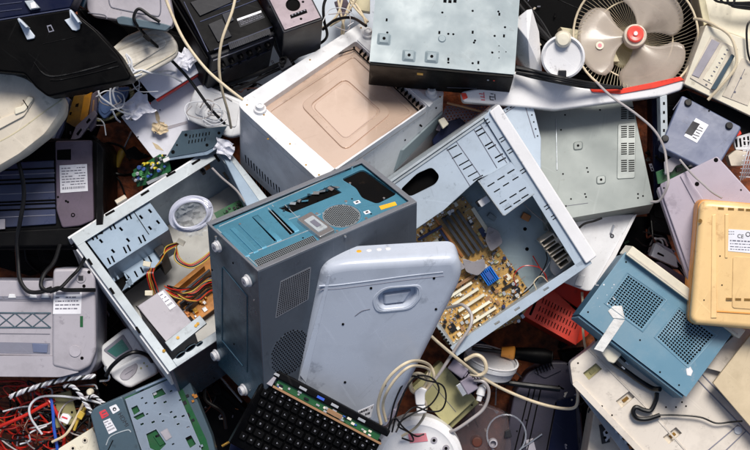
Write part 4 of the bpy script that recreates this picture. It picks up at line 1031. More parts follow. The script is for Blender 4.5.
# ---- beige player
F = fr((684, 85), (764, 123), (707, 26), (20, 20, 26)); U, V = F.U, F.V
t = thing('beige_player', 'cream plastic desktop player with inset control panel and dark handle strip, upper right', 'player', F)
slab(t, F, [(684, 84), (706, 25), (790, 55), (790, 135)], -40, 0, 'housing', 'cream_clean', 1.2, 2)
pn = slab(t, F, [(711, 36), (738, 49), (714, 92), (690, 78)], -.1, 1.2, 'control_panel', 'cream', .5)
q = sp(pn, F)
slab(q, F, [(712, 39), (720, 43), (699, 78), (692, 75)], 1.1, 2, 'panel_window', 'grey_pr', .3)
slab(q, F, [(723, 45), (730, 48.5), (712, 84), (703, 79)], 1.1, 2, 'panel_window', 'cream_clean', .3)
slab(t, F, [(732, 54), (735, 56), (716, 90), (711, 89)], 1, 5, 'dark_strip', 'slate', .6)
rn = random.Random(6)
for k in range(9):
    MB(F).prism(slotpoly(F, 727-k*2.6, 50+k*4.3, 1.8, 1, 1), 1.9, 2.4).build('button', 'ink_grey', q)
slab(t, F, [(742, 58), (762, 66), (748, 106), (722, 96)], -.1, .8, 'side_panel', 'cream', .4)
line(t, F, [(738, 62), (724, 94)], .4, .4, 'grey_dark'); line(t, F, [(745, 69), (731, 98)], .9, .3, 'ink_grey')
for x, y in ((741, 78), (735, 92)): p = F.l(x, y, 1); MB(F).cyl(p.x, p.y, 1, .7, 1.3, 8).build('button', 'ink_grey', t)
F = Fr(Matrix.Translation((0, 0, -12)))
t = thing('tan_casing', 'smooth tan plastic casing behind the fan at the upper right corner', 'plastic cover', F)
slab(t, F, [(694, -30), (703, 12), (712, 27), (800, 60), (800, -30)], -50, 0, 'cover_body', 'cream_clean', 2, 4)
slab(t, F, [(692, -30), (700, -30), (710, 22), (704, 26)], -30, 3, 'cover_edge', 'beige', 1)
cable('cable', 'cream cable arching over the beige player', 'cable_cream', [(694, 19, 10), (702, 20, 20), (716, 26, 34), (730, 36, 36), (736, 52, 36), (735, 68, 34), (722, 85, 32), (708, 100, 26)], 1.5)
cable('cable', 'black cable hanging down the right edge over the beige player', 'cable_black', [(760, 18, 30), (748, 24, 34), (747, 44, 32), (750, 60, 30), (758, 70, 20)], 1.1)
for k in range(4): cable('cable', 'black cable lying across the top right corner', 'cable_black', [(712+k*8, -8, 5), (716+k*6, 1+k*.6, 8), (734, 3+k*1.3, 8), (765, 2+k*3, 8)], 1.3, 'black cables in the top right corner')

# ---- fan
F = flat(635, 36, -6, 0, -4, -3)
t = thing('desk_fan', 'cream desk fan with three translucent blades, red centre cap and round wire cage', 'fan', F)
MB(F).tube([(62*cos(a*pi/24), 61*sin(a*pi/24), 6) for a in range(49)], 1.15, 8, False).build('cage_rim', 'cable_cream', t)
MB(F).tube([(40*cos(a*pi/24), 40*sin(a*pi/24), -19) for a in range(49)], .8, 8, False).build('cage_ring', 'cable_cream', t)
B = MB(F); n = 92
for k in range(n):
    a = 2*pi*k/n
    B.tube([((r_)*cos(a+.012*(r_-10)*.4), (r_)*sin(a+.012*(r_-10)*.4), z_) for r_, z_ in ((12, -26), (26, -25), (40, -19), (52, -9), (60, 0), (62, 6))], .25, 4, False)
B.build('cage_wires', 'fan_wire', t)
def blade(a0):
    B = MB(F); nr, na = 12, 14; vs = []
    for i in range(nr+1):
        u = i/nr; r_ = 7+u*50
        wd = R(30+33*min(1, u*1.5))*(1-.1*max(0, u-.8)/.2)
        ce = a0+R(10)*u
        for j in range(na+1):
            v = j/na-.5
            rr = r_*(1-.13*abs(v*2)**4*u)
            th = ce+v*wd*2*.82
            vs.append((rr*cos(th), rr*sin(th), -6+v*14*(.4+.6*u)+2*cos(v*6)))
    B.add(vs, [(i*(na+1)+j, i*(na+1)+j+1, (i+1)*(na+1)+j+1, (i+1)*(na+1)+j)[::-1] for i in range(nr) for j in range(na)])
    o = B.build('blade', 'fan_blade', t, ang=180); m = o.modifiers.new('thick', 'SOLIDIFY'); m.thickness = 1.1*S
for a in (48, 176, 292): blade(R(a))
MB(F).lathe(0, 0, [(11.5, -12), (12, 0), (11, 3.5), (9.8, 4), (9.6, 3), (.01, 3.2)], 32).build('hub', 'cream', t)
MB(F).lathe(0, 1, [(8.6, 3), (8.2, 6.2), (6.8, 7), (3, 6.2), (2.8, 7.2), (.01, 7.5)], 32).build('centre_cap', 'fan_red', t)
MB(F).cyl(0, 1, 2, 7, 8, 14).build('cap_centre', 'white_clean', t)
MB(F).cyl(-35, -9, 4, -3, -1.6, 18).build('sticker', 'cream_clean', t); MB(F).cyl(-35, -9, 2, -1.7, -1.3, 14).build('sticker_print', 'pink', t)
MB(F).lathe(-4, -6, [(22, -34), (20, -45), (12, -70), (.01, -72)], 28).build('motor_housing', 'beige', t)
# ---- white cap beside the fan
F = flat(563, 57, 32, 0, 6, -6)
t = thing('round_container', 'round white plastic container with neck knob and black clip beside the fan', 'lid', F)
MB(F).lathe(0, 0, [(20, -16), (21.5, -6), (21.5, 0), (19.6, 1.6), (18.4, .2), (17.6, -1.8), (.01, -2.2)], 40).build('lid_disc', 'white_clean', t)
MB(F).lathe(0, 17, [(9, -12), (8, 0), (7, 5), (5.6, 6.5), (.01, 7)], 24).build('neck_knob', 'cream_clean', t)
MB(F).box(-4.5, -20, -4, 3.5, -13, 3.5).build('clip', 'chip', t, .8)
F = flat(585, 45, -10)
one(Fr(Matrix.Translation((0, 0, -16))), [(560, 27), (592, 32), (612, 45), (620, 62), (590, 62), (572, 48)], -30, 'cream_bracket', 'beige', 'pale cream bracket between white round container and fan blades', 'bracket', 1)
# ---- white fin and long white shell with red trim
F = Fr(Matrix.Translation((0, 0, 18)))
t = thing('white_fin', 'white plastic wedge standing upright between grey metal box and round container', 'plastic wedge', F)
B = MB(F); P = [W(*p) for p in ((513, 21, 20), (527, 10, 26), (532, 9, 24), (539, 32, 16), (542, 72, 12), (530, 72, 14), (516, 52, 10))]
b2 = [v+Vector((0, 0, -50)) for v in P]; c_ = W(528, 40, 36)
vs = [v-Vector((0, 0, 18)) for v in P+b2+[c_]]; n = len(P)
B.add(vs, [(i, i-1 if i else n-1, 2*n) for i in range(n)]+[(i, (i+1) % n, (i+1) % n+n, i+n) for i in range(n)]); B.build('wedge_body', 'white_clean', t, .8, ang=30)
cable('black_rod', 'black rod slanting behind the white plastic wedge', 'cable_black', [(509, -8, -20), (524, 12, -10), (545, 35, 0), (556, 48, 5)], 2.6, None, 'rod')
cable('black_rod', 'second thinner black rod beside the white plastic wedge', 'cable_black', [(516, -8, -26), (540, 20, -16), (552, 40, -10)], 1.6, None, 'rod')
F = Fr(Matrix.Translation((0, 0, 8)))
t = thing('white_shell', 'long curved white plastic shell with red trim running beneath the fan and grey box', 'plastic shell', F)
slab(t, F, [(461, 92), (500, 84), (517, 70), (545, 76), (575, 86), (604, 91), (650, 85), (678, 79), (685, 82), (682, 90), (664, 96), (610, 103), (556, 110), (500, 105), (463, 102)], -24, 0, 'shell_body', 'white_clean', 6, 3, seg=5)
slab(t, F, [(590, 88), (620, 89), (650, 83), (680, 76.5), (684, 80), (655, 88), (620, 94), (592, 92)], -6, 1.5, 'red_trim', 'red', 1.4, 1)
slab(t, F, [(461, 93), (466, 93), (468, 98), (463, 100)], -1, .6, 'red_mark', 'red', .2, 1)
B = MB(F)
for x, y, a, b in ((481, 94, 4, .4), (482, 97, 3.4, .4), (483, 100, 4, .3), (484, 95.5, .5, 6)): B.prism(slotpoly(F, x, y, a, b, .8), -.1, .4)
B.build('print', 'logo_red', t)
B = MB(F)
for x, y, a, b in ((492, 94, 3, .4), (492, 97, 4.5, .4), (492, 100, 3.5, .3), (495, 97, .5, 6), (490, 98, .4, 4)): B.prism(slotpoly(F, x, y, a, b, .8), -.1, .4)
B.build('print', 'ink', t)
rn = random.Random(9)
for k in range(7):
    cable('cable', 'black cable in the bundle lying across the white shell under the fan', 'cable_black', [(516, 66+k*1.2, 20+k % 3*3), (535, 71+k*1.1+rn.uniform(-1, 1), 26), (560, 77+k, 34+k % 2*3), (590, 83+k*.8, 22), (622, 88+rn.uniform(-1, 1), 14)], 1.3, 'black cables under the fan')
cable('cable', 'dark grey cable looping from the fan over the metal drive case to its lower corner', 'cable_grey', [(596, 82, 20), (612, 97, 34), (636, 114, 40), (654, 130, 40), (664, 148, 40), (667, 168, 44), (668, 184, 56), (660, 200, 50), (651, 202, 44)], 1.3)
MATS['cable_grey']
cable('cable', 'grey cable curving over the lilac casing', 'cable_grey', [(680, 160, 30), (692, 174, 52), (703, 184, 60), (712, 192, 66), (722, 198, 70)], 1.1)

# ---- perforated black sheet and blue panel between boxes
F = fr((440, 132), (490, 118), (441, 100), (-30, -34, -34))
t = thing('perforated_sheet', 'dark perforated metal sheet between white appliance and grey metal box', 'metal sheet', F)
hs = []
U = (F.l(440, 132), F.l(505, 112))
P = Qp(F, [(436, 130), (446, 106), (505, 103), (508, 112), (470, 124), (446, 134)])
c_ = []
for i in range(17):
    for j in range(8):
        x, y = 446+i*3.4+(j % 2)*1.7, 108+j*2.9-i*.35
        p = F.l(x, y)
        if 106 < y < 130-(x-446)*.32: c_.append(circ(p.x, p.y, 1.0, 6))
MB(F).prism(P, -1, 0, c_).build('sheet', 'brown_grey', t)
cable('rod', 'thin orange-tan rod lying across the perforated sheet', 'tan_bar', [(447, 103, -20), (464, 107, -20), (482, 112, -20)], 1.2, None, 'rod')
one(Fr(Matrix.Translation((0, 0, -30))), [(446, 122), (460, 118), (474, 130), (436, 152), (432, 140)], -20, 'dark_block', 'navy', 'dark navy block below the perforated sheet', 'plastic block', 1)
one(Fr(Matrix.Translation((0, 0, -16))), [(438, 120), (444, 117), (449, 124), (443, 129)], -12, 'connector', 'cream_clean', 'small white connector at the right corner of the white appliance', 'connector', 1)
F = fr((541, 182), (541, 140), (490, 116), (2, 2, 2)); F = Fr(Matrix.Translation((0, 0, 2)))
t = thing('metal_sheet', 'pale blue metal sheet sticking out behind the white case edge', 'metal panel', F)
slab(t, F, [(495, 115), (526, 94), (533, 106), (541, 138), (541, 185), (520, 170)], -14, 0, 'panel_sheet', 'sheet_blue', .6)
line(t, F, [(523, 99), (535, 138)], .2, .4, 'ink_grey'); line(t, F, [(505, 113), (524, 101)], .2, .4, 'ink_grey')
for k in range(7): MB(F).prism(slotpoly(F, 500+k*3.6, 114-k*2.2, 1.8, -1, 1), -.1, .3).build('slot', 'slot_dark', t)
for k in range(5): screws(t, F, [(530+k*1.9, 108+k*7)], .8)

# ---- cover with rounded corner under the open case
F = Fr(Matrix.Translation((0, 0, -28)))
t = thing('white_tray', 'white plastic tray with rounded lower corner below the white case edge', 'plastic tray', F)
slab(t, F, [(560, 216), (637, 214), (606, 275), (597, 288), (588, 292), (560, 281), (550, 270)], -12, 0, 'tray_body', 'white', 2, 5, seg=4)
slab(t, F, [(633, 216), (637, 214), (606, 276), (598, 288), (594, 286), (602, 272)], -1, 3, 'tray_rim', 'white_clean', 1, 1)
slab(t, F, [(574, 285), (578, 275), (586, 275), (582, 287)], -.1, 2, 'moulded_boss', 'white', 1, 2)
line(t, F, [(614, 225), (611, 233)], 2, 1.2, 'silver', 'bolt'); screws(t, F, [(612, 236)], 2.2, 'chip'); screws(t, F, [(612, 236)], 1.2, 'silver', .2)
cable('cable', 'short black cable between metal drive case and white tray', 'cable_black', [(576, 231, -10), (584, 224, -4), (594, 221, 0), (602, 218, 2)], 1.2)
# ---- red vented housing and red lid
F = fr((519, 316), (576, 346), (551, 284), (-64, -64, -70))
t = thing('red_housing', 'bright red plastic housing with three rows of vent slots below the open case', 'plastic housing', F)
P = Qp(F, [(500, 302), (576, 345), (583, 317), (548, 285)])
hs = []
for r_ in range(3):
    for k in range(13 if r_ < 2 else 12):
        x, y = 543+k*3.0-r_*3.2, 300.5+k*1.5+r_*8.0; hs.append(slotpoly(F, x, y, -2, 5, 1.0))
MB(F).prism(P, -2, 0, hs).build('vent_cover', 'red', t)
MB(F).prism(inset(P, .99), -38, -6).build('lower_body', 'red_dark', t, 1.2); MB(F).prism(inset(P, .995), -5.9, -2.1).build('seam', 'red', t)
MB(F).prism(inset(P, .9), -2.6, -2.05).build('inside_shade_sheet', 'slot_dark', t)  # black sheet under the vent slots stands in for the inner shade
MB(F).prism(slotpoly(F, 533, 308, -6, 14, 2.4), -.1, .5).build('slot', 'slot_dark', t)
F = Fr(Matrix.Translation((0, 0, -78)))
one(F, [(545, 286), (606, 268), (616, 270), (600, 305), (588, 335), (575, 345), (584, 312)], -20, 'red_tray', 'red', 'plain red plastic tray beside the vented red housing', 'tray', 1.2, 2)
cable('cable', 'thin tan cable crossing the plain red tray next to the blue box', 'cable_cream', [(582, 292, -40), (583, 310, -44), (583, 330, -40), (586, 350, -20), (592, 358, 0)], 1.3)

# ---- screwdriver, white ring, dark console
F = fr((487, 350), (560, 358), (486, 342), (-70, -66, -66))
t = thing('screwdriver', 'large screwdriver with orange collar and black handle lying below the open case', 'screwdriver', F)
M = Fr(F.M @ Matrix.Rotation(R(90), 4, 'Y')) if 0 else F
def turn(F, prof, name, m, T, y=0):
    """lathe round the x axis"""
    B = MB(F); n = 20; vs = []; fs = []
    for x, r_ in prof: vs += [(x, y+r_*cos(2*pi*i/n), r_*sin(2*pi*i/n)) for i in range(n)]
    for k in range(len(prof)-1):
        for i in range(n): j = (i+1) % n; fs.append((k*n+i, (k+1)*n+i, (k+1)*n+j, k*n+j))
    B.add(vs, fs); return B.build(name, m, T)
turn(F, [(-24, .01), (-24, 2.2), (16, 2.2), (16, .01)], 'shaft', 'chip', t)
turn(F, [(15, .01), (15, 5), (20, 5.6), (28, 7.4), (29, 6)], 'collar', 'handle_orange', t)
turn(F, [(28, 5.8), (32, 6.4), (48, 8.2), (60, 8.6), (68, 6), (70, .01)], 'handle', 'black_gloss', t)
f2 = flat(491, 360, -56, -16, -70, 0); c = Vector((0, 0))
t = thing('white_ring', 'white round plastic drum cover lying on its side by the screwdriver', 'drum cover', f2)
MB(f2).lathe(0, 0, [(26, -12), (27.5, -4), (28.5, -3), (28.5, 1), (26, 2), (25, -1), (.01, -1.4)], 44).build('drum', 'white', t)
MB(f2).lathe(0, 0, [(28, 2), (28.8, 2.4), (28.8, 3.4), (27, 3.4)], 44).build('drum_lip', 'white_clean', t)
F = fr((503, 452), (571, 480), (532, 368), (-78, -78, -86)); F = Fr(Matrix.Translation((0, 0, -80)))
t = thing('dark_console', 'dark purple-grey plastic console with long grooves and rounded vented end', 'plastic console', F)
slab(t, F, [(500, 470), (514, 394), (528, 372), (546, 362), (568, 362), (578, 376), (586, 470)], -40, 0, 'console_body', 'dark_purple', 2, 5, seg=3)
for a, b in (((531, 384), (510, 470)), ((536, 384), (516, 470)), ((541, 388), (523, 470)), ((556, 402), (543, 470))): line(t, F, [a, b], .3, .7, 'slot_dark')
slab(t, F, [(534, 372), (552, 366), (562, 370), (545, 378)], 0, 2, 'end_ridge', 'dark_purple', 1, 2)
for k in range(6): MB(F).prism(slotpoly(F, 537+k*3, 371-k*1.1, 2.4, 6, .9), 0, 2.5).build('vent_slot', 'slot_dark', t)
slab(t, F, [(557, 400), (575, 396), (580, 470), (545, 470)], 0, 1.5, 'side_panel', 'navy', .8)
line(t, F, [(522, 448), (542, 434)], 2, 1., 'silver', 'metal_pin'); screws(t, F, [(517, 431), (526, 420)], .9)
slab(t, F, [(526, 440), (533, 438), (536, 450), (527, 452)], 0, .5, 'sticker', 'grey_pr', 0)
cable('black_rod', 'black plastic rod under the long cream cable near the dark console', 'cable_black', [(476, 374, -60), (500, 381, -62), (525, 385, -64), (560, 389, -66)], 3, None, 'rod')

# ---- olive adaptor and plugs
F = fr((412, 388), (447, 426), (440, 360), (-22, -22, -24)); U, V = F.U, F.V
t = thing('olive_adaptor', 'olive green power adaptor box beneath coiled cream cable', 'adaptor', F)
P = rnd([(0, 0), (U, 0), (U, V), (0, V)], 1)
MB(F).prism(P, -34, 0).build('adaptor_body', 'olive', t, .8)
MB(F).box(U-.2, 0, -34, U+6, V, -8).build('adaptor_end', 'olive_side', t, 1)
line(t, F, [(426, 376), (456, 412)], .3, .3, 'ink_grey'); screws(t, F, [(472, 405)], 1)
F = fr((468, 395), (479, 388), (459, 382), (2, 0, 2))
t = thing('serial_plug', 'grey serial cable plug with ribbed neck on the olive adaptor', 'plug', F)
MB(F).box(0, 0, -9, F.U, F.V, 0).build('plug_shell', 'lilac_dark', t, 1.2, 3); MB(F).box(-5, 1.5, -8, 0, F.V-1.5, -1).build('metal_collar', 'silver', t, .3)
for k in range(3): MB(F).box(F.U+k*2.4, 4, -7, F.U+1.4+k*2.4, F.V-4, -1.5).build('neck_rib', 'lilac_dark', t, .5)
F = fr((447, 368), (462, 379), (455, 353), (-2, 0, -2))
t = thing('serial_plug', 'flat grey cable plug beside the lower corner of the open case', 'plug', F)
MB(F).box(0, 0, -9, F.U, F.V*.7, 0).build('plug_shell', 'lilac_dark', t, 1.2, 3)
for k in range(3): MB(F).box(F.U+k*2.4, 3, -7, F.U+1.4+k*2.4, F.V*.5, -1.5).build('neck_rib', 'lilac_dark', t, .5)
F = flat(481, 392, -4, 75)
t = thing('white_connector', 'small white barrel connector hanging beside the serial plug', 'connector', F)
turn(F, [(-9, .01), (-9, 2.6), (-3, 3), (-3, 4.4), (5, 4.2), (7, 2.6), (9, .01)], 'connector_body', 'white_clean', t)
# ---- cables, lower middle
cable('cable', 'long cream cable running from the device edge down to the dark console', 'cable_cream', [(430, 335, 30), (440, 344, 34), (458, 359, 26), (480, 376, 8), (505, 390, -10), (535, 402, -20), (560, 408, -24), (575, 407, -20), (578, 395, -14), (577, 388, 0)], 1.6)
cable('cable', 'grey cable coming out of the open case down over the olive adaptor', 'cable_grey', [(446, 308, -20), (455, 306, 0), (463, 305, 14), (471, 314, 20), (470, 327, 24), (458, 345, 24), (447, 362, 22), (436, 378, 22), (426, 388, 24), (418, 392, 24)], 1.7)
cable('cable', 'cream cable bending round the serial plug', 'cable_cream', [(465, 360, 10), (476, 355, 14), (484, 360, 14), (486, 370, 12), (480, 375, 10), (470, 374, 10)], 2.)
cable('cable', 'grey cable bending down past the white barrel connector', 'cable_grey', [(474, 380, 4), (484, 382, 6), (489, 392, 4), (484, 408, 2), (470, 420, 2), (455, 430, 0), (448, 432, -6)], 1.7)
for k, (lb, dx, dy, r_) in enumerate((('outer cream cable loop hanging from the device at lower middle', 0, 0, 2.2), ('second cream cable loop inside the outer one', 5, 5, 2.0))):
    cable('cable', lb, 'cable_cream', [(381+dx, 424-dy*.6, 92), (378+dx, 405, 104), (384+dx*.8, 385+dy, 122), (396+dx*.6, 370+dy, 130), (412, 361+dy, 126), (428, 364+dy*.9, 70), (434-dx, 376, 60), (428-dx*.7, 388-dy*.4, 50), (418, 393, 44)], r_*.68)
cable('cable', 'small round cream cable coil bound with white tie', 'cable_cream', [(432, 368, 40), (424, 378, 44), (414, 374+2, 46), (411, 385, 46), (418, 395, 46), (427, 388, 46), (426, 377, 50), (417, 373, 52), (410, 378, 50), (411, 390, 48), (420, 396, 46), (426, 404, 40), (424, 416, 34), (415, 428, 20), (402, 436, 10)], 1.4)
F = flat(421, 396, 50, 6)
t = thing('cable_tie', 'white plastic wrap holding the cream cable coil together', 'cable wrap', F)
MB(F).prism(rnd([(-6, -8), (3, -9), (4, 2), (7, 6), (1, 9), (-6, 5)], 2), -6, 3).build('wrap', 'white_clean', t, 1.6, 3); MB(F).prism(rnd([(-6, -17), (4, -17), (3.5, -9), (-5.5, -9)], 2), -7, 1).build('wrap_tail', 'white_clean', t, 1.4, 3)
F = flat(388, 411, 70, -30, 20, 10)
t = thing('cable_plug', 'grey plastic cable plug standing at the foot of the device', 'plug', F)
MB(F).box(-9, -7, -14, 8, 6, 2).build('plug_body', 'lilac', t, 2, 3); MB(F).box(-7, 6, -10, 2, 11, -1).build('plug_neck', 'grey_pr', t, 1)
for pts, lb in (([(389, 428, 84), (394, 404, 88), (403, 384, 88), (412, 376, 84), (425, 380, 76), (442, 385, 70), (446, 398, 66), (441, 410, 64), (428, 411, 66), (415, 407, 70), (404, 416, 76), (396, 432, 86)], 'black wire making a wide loop over the olive adaptor'),
                ([(392, 432, 86), (398, 408, 90), (407, 387, 90), (418, 376, 84), (432, 378, 78), (439, 390, 74), (430, 405, 72), (412, 414, 74), (398, 425, 84), (410, 433, 76), (413, 441, 74), (402, 438, 80)], 'black wire curling back near the laptop end'),
                ([(386, 436, 90), (394, 418, 92), (404, 428, 86), (416, 436, 70), (424, 434, 66)], 'short black wire from the laptop end over the white dish')):
    cable('wire', lb, 'cable_black', pts, .85)
# ---- white dish with pink label
F = flat(418, 462, -4, 0, 4, 0)
t = thing('white_dish', 'round white plastic disc with pink label at the bottom edge', 'plastic disc', F)
MB(F).lathe(0, 0, [(46, -26), (46, -4), (43, 0), (38, 1.4), (36, .4), (30, 1), (.01, 1)], 56).build('disc', 'white_clean', t)
slab(t, F, [(408, 434), (426, 433), (428, 441), (410, 443)], 1, 1.6, 'label', 'pink', 0)
for x, y in ((434, 440), (446, 448)): p = F.l(x, y, 1); k = MB(F).cyl(p.x, p.y, 3.4, .8, 1.8, 16).build('screw_well', 'grey_pr', t); MB(F).cyl(p.x, p.y, 1.6, 1.7, 2.2, 10).build('screw', 'slot_dark', sp(k, F))
# ---- clear brown container
F = flat(486, 432, -52, 10)
t = thing('clear_container', 'see-through brownish plastic container between olive adaptor and dark console', 'container', F)
slab(t, F, [(478, 402), (508, 414), (512, 450), (500, 470), (455, 470), (452, 432)], -30, 0, 'container_body', 'smoke', 2, 6)
MB(F).tube([(22+20*cos(a*pi/16)-2, -6+21*sin(a*pi/16), 4) for a in range(33)], .9, 8, False).build('rim_ring', 'clear', t)
MB(F).lathe(5, -12, [(5, 0), (4.4, 7), (3, 7.4), (3, 2), (.01, 2)], 20).build('spout', 'grey_pr', t)
slab(t, F, [(505, 431), (510, 429), (512, 437), (504, 438)], 0, 3, 'latch', 'chip', .6); p = F.l(477, 442, 0); MB(F).cyl(p.x, p.y, 7, -8, 1, 20, 5).build('brown_cap', 'cable_brown', t, .8)

# ---- laptop keyboard part
F = fr((238, 428), (356, 490), (283, 378), (128, 104, 122)); U, V = F.U, F.V
t = thing('laptop_base', 'broken black laptop base with keyboard and exposed green circuit strip, bottom centre', 'laptop base', F)
MB(F).box(0, -16, -14, U, V*.84, -3).build('base_shell', 'black_gloss', t, 1)
MB(F).box(-2, V*.93, -16, U+2, V+2.5, 1.5).build('port_bar', 'black', t, 1.2, 3)
rk = random.Random(55)
for r_ in range(6):
    x = 3+(r_*1.9) % 4
    while x < U-9:
        wd = 7.2 if rk.random() < .88 else 10.5
        y = V*.70-r_*8.8
        kk = MB(F).prism(rnd([(x, y-7.4), (x+wd, y-7.4), (x+wd, y), (x, y)], 1), -3, .2+rk.uniform(-.5, .1), taper=.86).build('key', 'key_dark', t, .3)
        km = MB(F); mx, my = x+wd/2-.8, y-3.2
        for q in range(rk.choice((1, 2, 2, 3))):
            if rk.random() < .5: km.box(mx+q*.7, my-1.1, .1, mx+q*.7+.35, my+.6, .35)
            else: km.box(mx, my-q*.6, .1, mx+1.5, my-q*.6+.32, .36)
        km.build('key_mark', 'key_mark', sp(kk, F)); x += wd+.9
for k in range(15):
    x = 12+k*7.6
    if x+6 < U-2: kk = MB(F).box(x, V*.705, -3, x+6, V*.76, 0).build('key', 'key_dark', t, .3); MB(F).box(x+2, V*.72, -.1, x+3.4, V*.74, .25).build('key_mark', 'key_mark', sp(kk, F))
MB(F).box(10, V*.775, -4, U, V*.81, 1).build('tan_strip', 'tan_bar', t, .4)
pb = MB(F).box(12, V*.815, -6, U-4, V*.925, -2).build('circuit_strip', 'pcb_green', t); q = sp(pb, F); rn = random.Random(12)
for k in range(34):
    x = rn.uniform(14, U-8); y = V*rn.uniform(.825, .91); a = rn.uniform(.8, 2.4)
    MB(F).box(x-a, y-1, -2, x+a, y+rn.uniform(.3, 1.4), rn.uniform(-1.2, 0)).build('component', rn.choice(['tin', 'chip', 'tin', 'cap_blue', 'slot_white', 'pcb_green']), q, .2)
MB(F).box(U*.52, V*.83, -2, U*.64, V*.9, 1).build('copper_pad', 'tan_bar', q, .4)
MB(F).box(1, V*.78, -4, 9, V*.93, .6).build('speaker_grille', 'grey_pr', t, .5)
for k, m in ((.02, 'tin'), (.25, 'tin'), (.4, 'port_blue'), (.52, 'tin'), (.75, 'tin')): MB(F).box(U*k, V*.955, 1.4, U*(k+.06), V*.995, 2.1).build('port', m, t, .2)
F = fr((222, 472), (300, 500), (232, 430), (110, 100, 108)); F = Fr(Matrix.Translation((0, 0, 92)))
one(F, [(232, 437), (240, 432), (252, 434), (300, 458), (300, 480), (222, 480)], -30, 'navy_casing', 'navy', 'dark navy rounded plastic casing under the laptop base corner', 'plastic casing', 2, 4)

# ---- slate device with exposed metal plate
F = fr((100, 470), (206, 424), (90, 413), (20, 20, 20)); F = fr((108, 456), (194, 415), (90, 414), (20, 20, 20)); U, V = F.U, F.V
t = thing('set_top_box', 'slate grey set-top box marked HDMI with its cover half off showing a punched metal plate', 'set-top box', F)
slab(t, F, [(90, 414), (94, 408), (176, 372), (186, 372), (212, 436), (220, 470), (104, 470)], -22, -4, 'lower_shell', 'slate', 1.5, 3)
cv = slab(t, F, [(90, 414), (94, 408), (122, 396), (139, 446), (146, 470), (104, 470)], -4, 3, 'plastic_cover', 'slate', 2, 3, seg=4)
q = sp(cv, F)
hs = []; rn = random.Random(31)
plate = [(125, 397), (172, 377), (180, 388), (206, 452), (208, 470), (150, 470), (140, 440)]
spots = [(142, 398), (147, 414), (155, 403), (165, 402), (171, 391), (160, 414), (171, 412), (153, 422), (163, 421), (175, 417), (142, 424), (146, 403), (183, 416), (188, 427), (178, 424), (167, 436), (173, 444), (180, 400), (201, 446), (172, 452)]
for i, (x, y) in enumerate(spots):
    s_ = rn.uniform(1.1, 1.8); hs.append(slotpoly(F, x, y, s_*2, -s_*.9, s_*1.2))
big = [[(131, 408), (137, 405), (140, 411), (134, 415)], [(133, 417), (143, 412), (145, 416), (137, 420)], [(152, 393), (162, 388), (166, 394), (154, 399)], [(146, 434), (156, 429), (166, 444), (158, 452), (150, 448)], [(185, 438), (191, 435), (196, 444), (190, 448)]]
for b_ in big: hs.append(Qp(F, b_))
MB(F).prism(Qp(F, [(124, 398), (176, 376), (206, 440), (214, 470), (150, 470)]), -4.2, -3.6).build('circuit_board', 'pcb_green', t)
for k in range(60):
    x, y = rn.uniform(130, 196), rn.uniform(388, 450); p = F.l(x, y, -3); a = rn.uniform(.8, 2.6)
    if x > 140+(y-388)*.3: MB(F).box(p.x-a, p.y-a*.8, -3.7, p.x+a, p.y+a, rn.uniform(-3, -2)).build('component', rn.choice(['chip', 'tin', 'chip', 'chip', 'pcb_orange', 'slot_dark']), t)
mp_ = MB(F).prism(Qp(F, [(125, 399), (172, 378), (200, 444), (206, 470), (149, 470), (138, 440)]), -1.6, -.6, hs).build('metal_plate', 'plate_slate', t)
slab(t, F, [(160, 432), (167, 428), (172, 437), (166, 441)], -.6, 0, 'thermal_pad', 'grey_pr', .3)
slab(t, F, [(153, 436), (161, 431), (167, 442), (160, 446)], -3.6, -2.4, 'green_chip', 'pcb_green', .3)
text(F, 'HDMI', 117.5, 414, 6.2, 2.8, -84, 'ink', q)
k = slab(q, F, [(99, 412), (105, 409), (109, 415), (102, 419)], 2.9, 3.3, 'red_emblem', 'logo_red', 0, 1)
MB(F).prism(slotpoly(F, 104, 412.3, 4, -2, .9, 3.4), 3.2, 3.6).build('emblem_mark', 'slate', q); MB(F).prism(slotpoly(F, 105.5, 415, 4, -2, .8, 3.4), 3.2, 3.6).build('emblem_mark', 'slate', q)
k = slab(q, F, [(109, 407), (116, 404), (120, 410), (113, 414)], 2.9, 3.3, 'white_emblem', 'label', 0, 1)
p = F.l(114.5, 409, 3.3); MB(F).cyl(p.x, p.y, 1.9, 3.2, 3.5, 14).build('emblem_disc', 'ink', q); MB(F).cyl(p.x, p.y-.4, .8, 3.4, 3.7, 10).build('emblem_dot', 'label', q)
lab(q, F, [(103, 421), (110, 418), (117, 430), (109, 434)], 3, 4, True)
line(q, F, [(106, 445), (111, 436), (127, 430), (131, 432)], 3.2, .6, 'galv', 'moulded_line', True); line(q, F, [(108, 450), (113, 440)], 3.1, .5, 'slot_dark')
for a, b in (((136, 391), (170, 376)),): line(t, F, [a, b], 1, 1.2, 'galv_blue', 'metal_edge')

# ---- handheld meters
F = fr((104, 378), (148, 356), (97, 353), (-42, -42, -42)); F = Fr(Matrix.Translation((0, 0, -40)))
t = thing('handheld_meter', 'white handheld meter with grey-green display by the grey printer corner', 'handheld meter', F)
slab(t, F, [(97, 354), (101, 346), (123, 329), (130, 328), (153, 355), (157, 372), (130, 380), (108, 374)], -16, 0, 'meter_body', 'white', 3.5, 5, seg=4)
d_ = slab(t, F, [(103, 350), (123, 334), (133, 350), (116, 360)], -.2, 1, 'display_frame', 'grey_dark', .5, 2)
slab(sp(d_, F), F, [(107, 351), (122, 339), (129, 349), (116, 357)], .9, 1.3, 'display', 'lcd', 0)
B = MB(F)
for x, y, r_ in ((136, 350, 1.2), (130, 354, 1.), (124, 357, 1.)): p = F.l(x, y); MB(F).cyl(p.x, p.y, r_*1.3, 0, 1, 12).build('button', 'grey_pr', t)
F = Fr(Matrix.Translation((0, 0, -18)))
